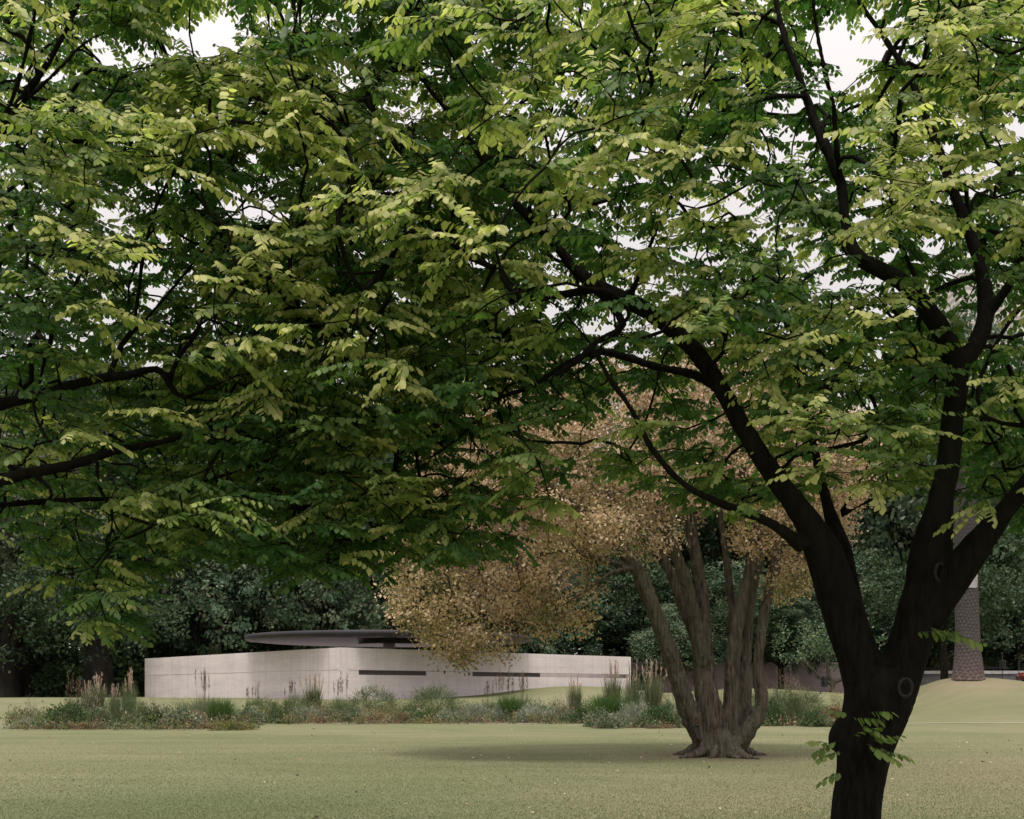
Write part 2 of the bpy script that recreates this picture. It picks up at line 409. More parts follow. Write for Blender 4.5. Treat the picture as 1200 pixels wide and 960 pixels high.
def remeshed(mb, voxel, disp):
    """fuse the crossing limb tubes into one skin, roughen it, return verts, quads"""
    me=mb.mesh('tmp',M['elm_bark']); o=bpy.data.objects.new('tmp',me); COL.objects.link(o)
    r=o.modifiers.new('r','REMESH'); r.mode='VOXEL'; r.voxel_size=voxel
    s=o.modifiers.new('s','SMOOTH'); s.iterations=3
    dg=bpy.context.evaluated_depsgraph_get(); dg.update(); ev=o.evaluated_get(dg); m2=ev.to_mesh()
    n=len(m2.vertices); v=np.empty(n*3); m2.vertices.foreach_get('co',v); v=v.reshape(-1,3)
    nr=np.empty(n*3); m2.vertices.foreach_get('normal',nr); nr=nr.reshape(-1,3)
    tot=np.empty(len(m2.polygons),int); m2.polygons.foreach_get('loop_total',tot)
    lo=np.empty(len(m2.loops),int); m2.loops.foreach_get('vertex_index',lo)
    assert (tot==4).all()
    f=lo.reshape(-1,4).copy(); ev.to_mesh_clear(); bpy.data.objects.remove(o); bpy.data.meshes.remove(me)
    if disp>0:
        k=np.array([mnoise.noise(Vector((x*16,y*16,z*4.5))) + .5*mnoise.noise(Vector((x*40,y*40,z*11))) for x,y,z in v])
        v=v+nr*(k*disp)[:,None]
    return v,f

LINES=[[(905,555),(845,455),(770,372),(702,338),(640,275),(575,200),(540,150),(465,50)],[(1122,440),(1112,405),(1050,325),(992,270),(967,170),(935,85),(905,-30)],[(1155,370),(1112,210),(1068,95),(1005,0)],[(1092,640),(1112,540),(1122,440)],[(770,430),(655,432),(580,468),(515,530)],[(905,614),(805,570),(740,480),(690,400)],[(-20,480),(108,445),(184,432),(216,466),(285,435)],[(142,405),(162,350),(166,312),(205,200)],[(175,370),(245,285),(310,200)],[(-20,573),(80,546),(190,518)],[(-20,190),(55,75),(110,-40)],[(208,420),(240,365)]]
def elm(label, group, limb_rows, rng_n, box, ell, extra_mod=None, young_pts=(), foot=None, knots=()):
    limbs=[limb(r) for r in limb_rows]
    root=empty('elm_tree', foot)
    off=-np.array(foot)
    att=sample_crown(rng_n, box, ell); A=att[:,:3]; rr=att[:,3]
    pos,r,chains,ends,isb,lim=grow(limbs,A,.13,.0033,.43)
    skin=MB()
    for i,l in enumerate(limbs):
        skin.tube(l[:,:3]+off,l[:,3],14 if l[:,3].max()>.05 else 8, mod=(extra_mod if i==0 else None))
    v,f=remeshed(skin,.016,.006)
    wood=MB(); wood.add(v,f)
    for j,idx in chains:
        p=np.vstack([pos[j],pos[idx]])+off; rd=np.concatenate([[r[idx[0]]],r[idx]])
        if isb[j]: rd=np.minimum(rd,lim[j]*.55)
        rd=np.minimum(rd,.018)
        wood.tube(p,rd,4 if rd[0]<.012 else 6,cap=False)
    # young yellow growth: on the outside of the crown, in patches
    young=[]; cen=np.mean([c for c,_ in ell],axis=0)
    px=CX+A[:,0]/A[:,1]*F; py=HZ-(A[:,2]-EYE)/A[:,1]*F
    front=np.clip((9.5-A[:,1])/3.5,0,1)
    for i in range(len(A)):
        nz=mnoise.noise(Vector(A[i]*1.1))+.35*mnoise.noise(Vector(A[i]*3.1))
        y=.16+.16*rr[i]+.42*nz+.22*front[i]+.07*(A[i][2]-3.5)*.4
        if rng.random()<.10: y+=.30
        for (gx,gy,gr) in young_pts:
            dd=((px[i]-gx)**2+(py[i]-gy)**2)/gr**2
            if dd<1.0 and A[i][1]<8.2: y=max(y,.55+rng.random()*.5)
        y=min(max((y-.28)/.42,0),1); y=y*y*(3-2*y); young.append(y*.95)
    out=A-np.array([foot[0],foot[1],0]); out[:,2]=0; out=norm(norm(out)+ends*.7+rng.normal(0,.5,out.shape))
    lv=MB()
    nl=spray_leaves(lv,wood,A+off,out,young)
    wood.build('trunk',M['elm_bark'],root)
    lv.build('crown',M['elm_leaf'],root)
    tag(root,label,'tree',group)
    print('elm leaves',nl,'branches',len(chains),'bark verts',len(v))
    return root

YR=[(600,80,34),(640,110,34),(560,225,36),(450,222,40),(520,250,36),(850,165,44),(800,205,44),(880,250,40),(930,150,36),(1060,210,44),(1040,270,44),(990,120,24),(700,95,32),(880,30,30),(1090,60,40),(440,380,30),(480,420,34),(820,430,30),(740,160,36),(1130,330,36),(1180,260,30),(650,40,36),(840,100,26),(920,420,24),(1150,120,30)]
YL=[(300,330,44),(330,365,40),(285,295,30),(360,300,36),(250,150,36),(310,140,36),(390,250,36),(270,60,40),(420,170,36),(30,145,20),(130,120,30),(70,210,26),(340,120,40),(400,330,34),(20,455,18)]
foot_R=(float(P(1004,1094,8)[0]),8.0,-.03)
elm_R=[
 [(1000,1112,8,50),(1000,1080,8,40),(1001,1040,8,33),(1003,960,8,29),(1011,900,8,29),(1018,860,8,34),(1028,825,8,40),(1030,800,8,38),(1032,785,8,30)],
 [(1024,815,8,32),(1006,770,8,25),(986,712,8,24),(966,650,8,22),(942,605,7.95,21),(905,555,7.9,17),(870,500,7.9,15),(845,455,8.0,14),(812,408,8.1,14),(770,372,8.2,14),(735,352,8.3,14),(702,338,8.4,13),(672,312,8.5,9),(640,275,8.6,8),(605,240,8.7,7),(575,200,8.9,6),(540,150,9.1,5),(500,100,9.2,4),(465,50,9.3,3)],
 [(1014,770,8.1,14),(999,705,8.15,12),(985,645,8.3,13),(972,600,8.4,10),(962,560,8.5,8),(950,505,8.6,6),(935,440,8.7,5),(925,380,8.8,3)],
 [(1042,812,8,32),(1062,768,8,25),(1075,722,8,25),(1087,680,8,25),(1092,640,8,24),(1102,590,8,21),(1112,540,8,19),(1116,490,8.05,18),(1122,440,8.1,18),(1112,405,8.1,18),(1085,360,8.1,15),(1050,325,8.15,14),(1010,305,8.2,12),(992,270,8.3,9),(985,215,8.4,9),(967,170,8.4,9),(950,130,8.5,8),(935,85,8.5,6),(915,30,8.6,5),(905,-30,8.7,4)],
 [(1078,735,8,22),(1108,690,7.9,21),(1145,640,7.8,18),(1175,602,7.7,17),(1200,572,7.6,16),(1240,525,7.5,14),(1290,470,7.4,11),(1350,400,7.3,8),(1420,320,7.2,5)],
 [(1118,440,8.1,14),(1140,410,8.2,15),(1155,370,8.3,14),(1150,315,8.4,11),(1132,262,8.5,10),(1112,210,8.6,8),(1090,150,8.7,7),(1068,95,8.8,6),(1040,50,8.9,5),(1005,0,9,4)],
 [(1155,372,8.3,10),(1185,330,8.2,8),(1200,280,8.1,7),(1215,200,8,6),(1230,100,7.9,4)],
 [(940,640,7.95,10),(905,614,7.8,8),(855,594,7.7,7),(805,570,7.6,6),(765,528,7.5,6),(740,480,7.4,5),(712,440,7.3,5),(690,400,7.2,4),(655,360,7.1,3)],
 [(850,462,8,9),(815,440,8.3,8),(770,430,8.6,7),(700,412,8.9,6),(655,432,9.0,5),(620,455,9.0,5),(580,468,9.0,4),(552,500,9.0,4),(515,530,9.0,3),(470,552,9.0,2)],
 [(702,338,8.4,8),(660,345,8.6,7),(600,352,8.9,6),(540,355,9.2,5),(480,340,9.5,4),(410,325,9.6,2)],
 [(985,215,8.4,6),(980,175,8.2,6),(978,130,8.1,5),(968,90,8.0,5),(955,20,7.9,4),(950,-60,7.8,3)],
 [(735,352,8.3,8),(750,320,8.0,4),(765,280,7.8,4),(778,250,7.7,3),(790,215,7.6,2)],
 [(700,412,8.9,4),(672,440,8.9,3),(630,410,8.8,2.5),(593,420,8.8,2.2),(597,480,8.8,2.2),(601,522,8.8,2),(613,560,8.8,2),(611,600,8.8,1.6),(602,632,8.8,1.2)],
 [(580,468,9.0,3),(556,505,8.9,2.4),(551,540,8.9,2),(560,570,8.9,1.6),(548,620,8.9,1.2)],
 [(601,520,8.8,1.6),(585,535,8.8,1.4),(565,552,8.8,1.2),(545,560,8.8,1)],
 [(985,600,8.3,4),(1010,560,8.2,3),(1030,510,8.1,2.5),(1030,440,8,2)],
 [(985,605,8.3,4),(1040,575,8.2,3),(1080,550,8.1,2)],
 [(1008,850,8,26),(990,864,7.98,20),(981,871,7.97,15),(977,874,7.96,9)],
 [(700,338,8.4,8),(730,380,8.3,7),(700,400,8.1,6),(680,420,8.0,6),(650,440,7.9,5)],
]
def flute(t,th):
    T=t[:,None]; fl=np.clip(1-T*3.2,0,1)
    bulge=.42*np.exp(-((T-.62)/.07)**2)*np.clip(np.cos(th[None,:]-2.4),0,1)**3
    return 1+fl*.16*np.sin(5*th[None,:]+1)+.03*np.sin(3*th[None,:]+T*9)+bulge
rt=elm('dark trunked forked elm in the right foreground, its green canopy tipped with yellow growth','foreground elms',elm_R,4150,
    ((-3.2,5.4,1.8),(8.5,12.5,9.6)),
    [((1.2,9.0,5.4),(4.4,2.9,4.0)),((4.6,8.8,5.2),(4.0,2.8,4.0)),((-.4,9.0,4.2),(2.7,2.4,2.6))],flute,YR,foot_R)
elm_L=[
 [(-330,1050,9,60),(-330,960,9,42),(-320,860,9,36),(-300,780,9,34),(-270,700,9,33),(-250,640,9,30)],
 [(-270,700,9,26),(-180,640,8.7,20),(-90,600,8.4,16),(-20,573,8.2,14),(30,555,8.1,12),(80,546,8.1,11),(130,530,8.1,9),(190,518,8.2,7),(250,500,8.3,5),(310,480,8.4,3)],
 [(-250,640,9,24),(-170,570,8.9,20),(-90,510,8.8,16),(-20,480,8.6,13),(50,462,8.5,12),(108,445,8.4,10),(150,440,8.4,9),(184,432,8.4,8),(200,452,8.4,7),(216,466,8.4,6),(255,450,8.3,4),(285,435,8.2,3),(310,400,8.2,2)],
 [(198,450,8.4,6),(208,420,8.5,6),(228,395,8.5,5),(240,365,8.6,4),(250,330,8.7,2)],
 [(130,436,8.4,7),(142,405,8.6,6.5),(155,385,8.6,6),(162,350,8.7,5),(166,312,8.8,5),(180,250,8.9,4.5),(205,200,9,4),(228,180,9,2)],
 [(145,400,8.6,5),(175,370,8.8,4),(205,335,8.9,4),(245,285,9,4),(285,238,9.1,4),(310,200,9.2,3),(350,140,9.2,2)],
 [(-250,640,9,26),(-200,520,9,22),(-130,400,8.8,18),(-70,290,8.6,14),(-20,190,8.5,11),(20,125,8.4,9),(55,75,8.3,7),(85,20,8.2,6),(110,-40,8.1,5)],
 [(20,125,8.4,6),(60,90,8.6,5),(100,50,8.8,4),(150,25,9,3)],
 [(-70,290,8.6,8),(-10,170,8.2,7),(20,100,8,6),(40,20,7.8,5),(50,-40,7.7,4)],
 [(216,466,8.4,4),(255,470,8.6,3.5),(285,460,8.8,3),(330,435,9,2)],
 [(-90,600,8.4,10),(20,590,8.8,7),(120,585,9.2,6),(190,590,9.4,5),(270,604,9.5,5),(330,598,9.6,4),(400,585,9.7,3),(470,570,9.8,2)],
 [(-250,640,9,20),(-380,520,9,15),(-500,400,9,10),(-620,300,9,6)],
]
foot_L=(float(P(-330,1060,9)[0]),9.0,-.03)
elm('elm whose dark branches reach in from beyond the left edge, canopy hanging lowest','foreground elms',elm_L,3250,
    ((-11,5.6,1.6),(0.2,12.5,9.5)),
    [((-4.2,9.1,4.8),(4.6,2.9,4.2)),((-2.4,9.0,4.6),(2.9,2.6,3.9)),((-7.6,9.1,5),(3.4,2.9,3.8))],None,YL,foot_L)

# scars and shoots on the near trunk
def ring(name,c,R,r,mat,parent,squash=1.25,ry=0):
    m=MB(); th=np.linspace(0,2*math.pi,25)
    pts=np.stack([np.cos(th)*R,np.sin(th)*0.0,np.sin(th)*R*squash],1)
    m.tube(pts,r*(1+.2*np.sin(3*th)),8,cap=False); 
    o=m.build(name,mat,parent,loc=c); o.rotation_euler=(0,0,ry); return o
for (px,py,R,rz) in ((1061,806,.046,.25),(1102,671,.046,.5)):
    c=P(px,py,7.77 if px<1080 else 7.83)-np.array(foot_R)
    o=ring('branch_scar',c,R,.011,M['wood_rot'],rt,1.25,rz); o['label']='grey callus ring around an old pruning wound'
for px,py,a,L in ((975,872,2.6,.2),(985,905,3.6,.2),(1000,842,-.6,.25),(1015,872,-.4,.3),(990,835,3.0,.15),(1035,880,-.3,.2),(1090,735,0,.40),(1075,741,-.1,.36),(1010,850,-.9,.2),(984,880,3.3,.2),(1020,835,-.2,.2),(1000,862,-.5,.3),(1022,868,-.8,.26),(980,868,3.7,.22)):
    sh=MB(); shl=MB(); p0=P(px,py,7.70)-np.array(foot_R)
    spray_leaves(shl,sh,[p0],[np.array([math.cos(a),-.25,-.3])],[.45],.068,(1,1),(L*.6,L*.95))
    o=sh.build('shoot',M['wood_rot'],rt); shl.build('foliage',M['elm_leaf'],o)
for (px,py,R,dy) in ((976,868,16,.02),(986,845,14,-.02)):
    pass

# ------------------------------------------------------------------ multi-stemmed tan tree
YB=on_ground(845,886)[1]; print('tan tree depth',YB)
SB=YB/27.0
def blimb(rows,dy=0):
    return smooth_path([[*P(px,py,YB+d),r*.86*YB/F] for px,py,d,r in rows],.22)
tan_rows=[
 [(843,893,0,36),(843,880,0,31),(843,868,0,27),(843,855,0,22)],
 [(836,880,0,18),(823,862,-.1,15),(806,832,-.2,13),(796,800,-.3,11.5),(784,762,-.4,10.5),(765,712,-.5,10),(745,665,-.5,9.5),(716,632,-.6,8),(680,600,-.7,6),(640,570,-.8,4.5),(600,560,-.9,3)],
 [(840,880,0,20),(834,850,-.1,18),(828,815,-.1,16.5),(825,785,0,14.5),(820,758,0,11)],
 [(822,775,.1,9),(814,745,.2,8),(800,710,.3,7.5),(786,672,.4,7),(765,642,.5,6.5),(735,620,.6,6),(700,560,.8,5),(660,500,1,3)],
 [(824,780,-.1,9.5),(816,735,-.2,8.5),(806,690,-.3,8),(790,645,-.4,7.5),(776,612,-.5,6.5),(760,550,-.6,5),(740,480,-.7,3)],
 [(828,785,.1,9.5),(826,740,.1,9),(823,700,.2,8.5),(815,650,.3,8),(808,610,.4,7),(800,540,.5,5.5),(800,460,.5,3)],
 [(850,880,0,18),(856,850,-.1,13),(858,800,-.1,10.5),(860,760,-.1,9.5),(868,710,-.1,9),(880,665,-.1,8.5),(880,620,0,7.5),(870,560,0,6),(865,480,0,3)],
 [(858,770,.3,6.5),(858,720,.4,6),(853,670,.5,5),(845,610,.6,4),(840,540,.6,3)],
 [(856,880,.1,18),(868,845,.1,14),(869,800,.2,12.5),(871,750,.3,11),(877,700,.4,10),(888,650,.5,9.5),(898,600,.6,8),(910,540,.7,6),(925,470,.8,3)],
 [(855,882,-.2,15),(868,868,-.3,12),(882,848,-.4,10),(893,824,-.4,9),(890,800,-.4,7.5),(889,768,-.4,6.5),(895,722,-.3,6.3),(904,680,-.2,6),(912,640,-.1,5.5),(935,580,0,4),(960,540,.1,2.5)],
 [(745,665,-.5,5),(700,655,-.7,4),(665,645,-.8,3.5),(620,655,-.9,3),(570,690,-1,2.5),(530,730,-1.1,2)],
 [(716,632,-.6,5),(670,625,-.3,4),(610,620,0,3),(550,650,.3,2.5),(500,690,.5,2)],
 [(904,680,-.2,3),(935,650,.2,3),(970,640,.5,2)],
 [(745,665,-.5,4),(715,672,-.9,3),(690,690,-1.2,2.5),(655,712,-1.4,1.5)],
 # roots
 [(832,868,-.2,11),(822,878,-.35,7),(808,884,-.6,5),(796,887,-.75,2)],[(852,870,-.3,12),(862,880,-.5,9),(876,885,-.8,5),(890,888,-1.0,2)],[(840,868,-.2,10),(838,880,-.4,6.5),(834,887,-.65,3.5),(830,891,-.85,1.5)],[(850,868,-.2,9),(854,881,-.45,6),(861,887,-.7,3.5),(868,891,-.9,1.5)],
 [(828,868,-.1,11),(812,878,.0,8),(798,882,.2,4),(788,882,.4,2)],[(858,868,0,11),(872,878,.1,8),(886,882,.2,4),(898,882,.3,2)],
]
for r_ in tan_rows[-6:]:
    pass
tl=[blimb(r) for r in tan_rows]
for l in tl[-6:]:   # lay the roots on the ground
    g=ground(l[:,0],l[:,1]); t_=np.linspace(0,1,len(l)); l[:,2]=np.minimum(l[:,2],g+l[:,3]*.25+.30*(1-t_)**3)
footB=P(845,886,YB); footB[2]=float(ground(footB[0],YB))-.03
tr=empty('multi_stemmed_tree',tuple(footB)); off=-footB
BX=[440,465,490,520,545,580,610,640,665,690,715,745,770,800,850,900,930,960,1000,1040,1090]
BYL=[700,742,762,775,785,772,757,745,735,742,640,640,720,600,600,700,705,670,635,620,600]
def in_tan(p):
    px=CX+p[:,0]/p[:,1]*F; py=HZ-(p[:,2]-EYE)/p[:,1]*F
    e=np.full(len(p),9.)
    for c,r in [((700,575,0),(215,160,3.4)),((560,680,-.4),(105,110,2.0)),((850,530,.3),(180,125,3.2)),((920,620,.3),(75,100,2.2)),((690,640,-.3),(130,110,2.4)),((610,550,.2),(130,115,2.4))]:
        e=np.minimum(e,np.sqrt(((px-c[0])/r[0])**2+((py-c[1])/r[1])**2+((p[:,1]-YB-c[2])/r[2])**2))
    k=(e<1)&~((px>556)&(px<640)&(py>728)&(rng.random(len(p))<.6))&(py<np.interp(px,BX,BYL)-4+9*np.sin(px*.14)+6*np.sin(px*.37+1))
    hole=(((px-733)/26)**2+((py-690)/32)**2<1)|(((px-585)/45)**2+((py-600)/26)**2<1)&(p[:,1]<YB)
    stems=(py>655)&(px>745)&(px<905)
    stemz=(py>585)&(px>740)&(px<925)&(p[:,1]<YB+.5)&(rng.random(len(p))<.45)
    ntw=((px-690)/55)**2+((py-675)/45)**2<1
    return k&~hole&~stems&~stemz&~(ntw&(rng.random(len(p))<.65)),e,px,py
pts=[];tot=0
while tot<3000:
    q=rng.uniform((-4.2*SB,YB-3.6,1.9),(10*SB,YB+4,11.5),(20000,3)); k,e,_,_=in_tan(q); k&=rng.random(len(q))<np.clip(.1+e**2,0,1)
    s=np.sin(q[:,0]*2.1+q[:,2]*1.3)*np.sin(q[:,2]*2.6+q[:,1]); k&=rng.random(len(q))<.65+.4*s
    pts.append(q[k]); tot+=k.sum()
A=np.vstack(pts)[:3000]
pos,r,chains,ends,isb,lim=grow(tl,A,.3,.005,.42)
sk=MB()
for i,l in enumerate(tl):
    big=l[:,3].max()>.1
    ph=i*1.7
    sk.tube(l[:,:3]+off,l[:,3],16 if big else 8,mod=(lambda t,th,ph=ph:1+.07*np.sin(4*th[None,:]+ph+t[:,None]*2)+.05*np.sin(7*th[None,:]+ph)) if big else None)
v,f=remeshed(sk,.030,.030)
w=MB(); w.add(v,f)
for j,idx in chains:
    rd=np.concatenate([[r[idx[0]]],r[idx]]); rd=np.minimum(rd,.05)
    if isb[j]: rd=np.minimum(rd,lim[j]*.8)
    w.tube(np.vstack([pos[j],pos[idx]])+off,rd,4,cap=False)
w.build('trunk',M['grey_bark'],tr)
lv=MB(); n=48; N=len(A)*n
c0=np.repeat(A,n,0); o_=rng.normal(0,1,(N,3))*np.array([.165,.165,.11]); ps=c0+o_+off
d=rng.normal(0,1,(N,3)); d[:,2]-=.5; nn=rng.normal(0,1,(N,3))+np.array([0,-.3,.6])
_,e,px,py=in_tan(A)
tan=np.array([.50,.39,.265]); olive=np.array([.38,.31,.15]); pale=np.array([.56,.43,.31]); grn=np.array([.14,.15,.065])
kk=np.clip((py-560)/180+.0+.35*np.sin(px*.03)+rng.normal(0,.15,len(px)),0,1)[:,None]
cb=tan*(1-kk)+olive*kk
isg=(rng.random(len(A))<.17)[:,None]; cb=np.where(isg,grn,cb); isp=(rng.random(len(A))<.25)[:,None]; cb=np.where(isp&~isg,pale*.8+cb*.2,cb)
c=np.repeat(cb*rng.uniform(.6,1.25,(len(cb),1)),n,0)*rng.uniform(.82,1.18,(N,1))
L=rng.uniform(.055,.105,N)*SB; add_leaves(lv,ps,d,nn,L,L*.7,c)
lv.build('crown',M['tan_leaf'],tr)
m=MB(); th=np.linspace(0,2*math.pi,17); pp=P(817,845,YB-.42)+off
m.tube(np.stack([np.cos(th)*.05,0*th,np.sin(th)*.085],1),np.full(17,.02),6,cap=False); so=m.build('branch_scar',M['grey_bark'],tr,loc=pp)
m=MB(); m.tube(np.array([[0,.03,0],[0,-.006,0]]),[.030,.030],12); hh=m.build('heartwood',M['heart'],so); hh['label']='red brown hollow of a cut branch'; hh.scale=(.85,1,1.35)
tag(tr,'multi-stemmed grey-barked tree with tan autumn leaves standing in the middle of the lawn','tree')

# ------------------------------------------------------------------ background trees
def bg_tree_mesh(seed, h, R, base_h, n_clump, leaf, pal, fork=True, flat=1.0):
    g=np.random.default_rng(seed)
    tk=MB(); 
    tk.tube(smooth_path([[0,0,-.3,h*.028],[.0,0,h*.05,h*.019],[.1,.1,h*.2,h*.016],[.2,0,h*.45,h*.012],[0,.1,h*.75,h*.005]],.5)[:,:3],
            smooth_path([[0,0,-.3,h*.028],[.0,0,h*.05,h*.019],[.1,.1,h*.2,h*.016],[.2,0,h*.45,h*.012],[0,.1,h*.75,h*.005]],.5)[:,3],10)
    lv=MB(); cz=(h+base_h)/2; rz=(h-base_h)/2
    # lobes
    nl=14; lob=[]
    for i in range(nl):
        d=norm(g.normal(0,1,3)); d[2]=d[2]*.9
        lob.append((np.array([d[0]*R*.58,d[1]*R*.58,cz+d[2]*rz*.62]),R*g.uniform(.34,.52)))
    for c,r0 in lob:
        st=np.array([.1,0,h*g.uniform(.18,.4)]); md=(st+c)/2+np.array([0,0,-.05*h])
        path=smooth_path([[*st,h*.011],[*md,h*.007],[*c,h*.002]],1.0); tk.tube(path[:,:3],path[:,3],5,cap=False)
    C=[];Nn=[];Cl=[]
    for i in range(n_clump):
        c,r0=lob[g.integers(nl)]; d=norm(g.normal(0,1,3)); 
        if d[2]<-.5 and g.random()<.6: d[2]*=-1
        rr=r0*(.55+.5*g.random()**.5); p=c+d*np.array([rr,rr,rr*.8*flat]); C.append(p); Nn.append(d)
        Cl.append(pal[g.choice(len(pal))]*g.uniform(.75,1.25))
    C=np.array(C);Nn=np.array(Nn);Cl=np.array(Cl); m=30; N=n_clump*m
    cs=g.uniform(.35,.75,(n_clump,1))
    ps=np.repeat(C,m,0)+g.normal(0,1,(N,3))*np.repeat(cs,m,0)*np.array([.6,.6,.38])
    d=g.normal(0,1,(N,3)); d[:,2]-=.3; nn=np.repeat(Nn,m,0)*1.3+g.normal(0,.4,(N,3))+np.array([0,0,.5])
    L=g.uniform(.6,1.25,N)*leaf; col=np.repeat(Cl,m,0)*g.uniform(.65,1.35,(N,1)); add_leaves(lv,ps,d,nn,L,L*.75,col)
    return tk.mesh('trunk',M['far_bark']), lv.mesh('crown',M['far_leaf'])
def arr(*a): return [np.array(x) for x in a]
PAL={'grey':arr((.085,.10,.06),(.15,.155,.10),(.050,.068,.038)),
     'dark':arr((.026,.052,.026),(.040,.070,.034),(.060,.090,.044)),
     'blue':arr((.040,.078,.042),(.066,.108,.058),(.120,.150,.088)),
     'pale':arr((.12,.125,.045),(.09,.10,.04),(.15,.14,.06)),
     'rust':arr((.19,.125,.095),(.15,.11,.075),(.22,.16,.11))}
BG={}
BG['grey']=bg_tree_mesh(1,17,7.5,.8,980,.30,PAL['grey'])
BG['dark']=bg_tree_mesh(2,20,8.5,.8,1050,.34,PAL['dark'])
BG['blue']=bg_tree_mesh(3,16,7.5,.8,1000,.30,PAL['blue'])
BG['pale']=bg_tree_mesh(4,8,4.0,1.0,300,.26,PAL['pale'])
BG['rust']=bg_tree_mesh(5,13,5.5,3.0,520,.22,PAL['rust'])
def put_tree(kind,px,Y,label,s=1.0,rz=0,sz=1.0,group='trees standing behind the pavilion and lawn'):
    x=(px-CX)/F*Y; z=float(ground(x,Y))
    o=empty('park_tree',(x,Y,z-.05),rz); o.scale=(s,s,s*sz)
    t,c=BG[kind]; a=link('trunk',t,o); b_=link('crown',c,o); tag(o,label,'tree',group); return o
T=[('grey',20,84,'grey-green tree at the far left edge behind the lawn',1.0,0.3,1.1),
 ('blue',235,92,'grey-green leafy tree rising over the left end of the concrete wall',1.15,1.3,1.1),
 ('dark',115,98,'broad dark tree with a thick trunk between the left edge and the concrete wall',1.1,2.3,1.3),
 ('blue',390,96,'blue-green tree behind the left part of the disc roof',1.0,3.1,1.1),
 ('dark',320,108,'tall dark tree over the middle of the left concrete wall',1.2,4.0,1.3),
 ('dark',520,104,'dark tree behind the middle of the disc roof',1.0,5.0,1.1),
 ('blue',640,100,'blue-green tree behind the right part of the disc roof',.85,.9,.9),
 ('dark',745,104,'dark tree just past the right end of the concrete wall',.8,1.9,.85),
 ('blue',800,94,'low blue-green tree seen between the left stems of the multi-stemmed tree',.62,2.9,.75),
 ('dark',915,90,'dark tree hanging low right of the multi-stemmed tree',.62,3.7,.85),
 ('blue',850,102,'blue-green tree seen through the middle stems of the multi-stemmed tree',.8,4.4,.9),
 ('blue',1000,98,'blue-green tree seen in the fork of the near elm',.8,5.3,.95),
 ('blue',1085,112,'tree behind the pale parapet left of the palm trunk',.95,.2,1.0),
 ('blue',1190,100,'broad green tree right of the palm trunk',.95,1.1,.9),
 ('dark',1290,112,'dark tree beyond the right edge behind the parked cars',1.0,2.0,1.1),
 ('pale',1158,118,'small yellow-green tree behind the railing right of the palm',.75,2.7,1.0),
 ('pale',1090,122,'small yellow-green tree behind the pale parapet left of the palm',.7,3.9,1.0),
 ('dark',-110,95,'dark tree beyond the left edge of the lawn',1.1,4.9,1.2),
 ('dark',220,125,'distant dark tree filling the gap above the left wall',1.3,5.9,1.3),
 ('dark',20,118,'distant dark tree behind the grey-green tree at the far left',1.3,.6,1.3),
 ('dark',440,125,'distant dark tree above the left half of the disc roof',1.2,1.5,1.1),
 ('dark',620,130,'distant dark tree above the right half of the disc roof',1.1,2.2,1.0),
 ('blue',1130,104,'very tall green tree rising behind the palm trunk',1.6,2.4,1.3),
 ('blue',1010,108,'very tall green tree rising behind the fork of the near elm',1.45,.7,1.1),
 ('dark',860,112,'tall dark tree rising behind the multi-stemmed tree',1.4,1.2,1.1),
 ('dark',1240,116,'very tall dark tree beyond the right edge',1.5,3.2,1.1),
 ('dark',70,112,'towering dark tree above the left edge trunks',1.6,1.1,1.15),
 ('dark',265,118,'towering dark tree above the left half of the left wall',1.7,2.6,1.15),
 ('dark',450,120,'towering dark tree above the pavilion corner',1.7,4.6,1.1),
 ('dark',640,124,'towering dark tree above the right half of the right wall',1.6,5.6,1.05),
 ('blue',300,100,'blue-green tree directly above the left tip of the disc roof',1.0,5.2,1.0),
 ('dark',960,135,'distant dark tree behind the mauve wall right of the multi-stemmed tree',.9,3.3,.8),
 ('dark',1130,140,'distant dark tree directly behind the palm trunk',1.1,4.1,.9),
]
for k in T:
    if k[4]>0: put_tree(k[0],k[1],k[2],k[3],k[4],k[5],k[6])
put_tree('rust',600,84,'tall rusty mauve tree between the pavilion roof and the tan crown',1.15,.4,1.25)
put_tree('rust',1010,88,'rusty mauve tree seen above the fork of the near elm',.0001,.4,1.25) if False else None
# thick dark trunk of the left fig and two thinner ones
def far_trunk(px,Y,r,top,label,lean=0):
    x=(px-CX)/F*Y; z=float(ground(x,Y)); o=empty('park_tree',(x,Y,z-.1)); m=MB()
    p=smooth_path([[0,0,0,r*1.35],[0,0,.6,r],[lean*.3,0,top*.5,r*.9],[lean,0,top,r*.75]],.4)
    m.tube(p[:,:3],p[:,3],12,mod=lambda t,th:1+.1*np.sin(4*th[None,:]+t[:,None]))
    for a,l in ((1,-1),(1,1)):
        q=smooth_path([[lean*.8,0,top*.85,r*.55],[lean+l*r*.8,0,top*1.4,r*.4],[lean+l*r*2,.3,top*2.1,r*.2]],.4); m.tube(q[:,:3],q[:,3],8)
    m.build('trunk',M['far_bark'],o)
    g=np.random.default_rng(int(px)+50); lv=MB(); N=5000; C=g.normal(0,1,(160,3))*np.array([2.6,2.0,1.3])+np.array([lean,0,top*1.75]); 
    ps=C[g.integers(0,160,N)]+g.normal(0,.35,(N,3)); L=g.uniform(.2,.4,N); add_leaves(lv,ps,g.normal(0,1,(N,3)),g.normal(0,1,(N,3))+np.array([0,0,.6]),L,L*.7,np.array(PAL['dark'])[g.integers(0,3,N)])
    lv.build('crown',M['far_leaf'],o); tag(o,label,'tree','trees standing behind the pavilion and lawn')
far_trunk(115,80,1.05,3.2,'very thick dark trunked tree left of the concrete wall end')
far_trunk(2,78,.75,3.6,'dark trunk cut off by the left edge of the picture')
far_trunk(33,88,.45,3.2,'thinner dark trunk right of the one at the left edge')
far_trunk(1107,88,.30,4.2,'slim blue-grey trunk just left of the palm',-.1)
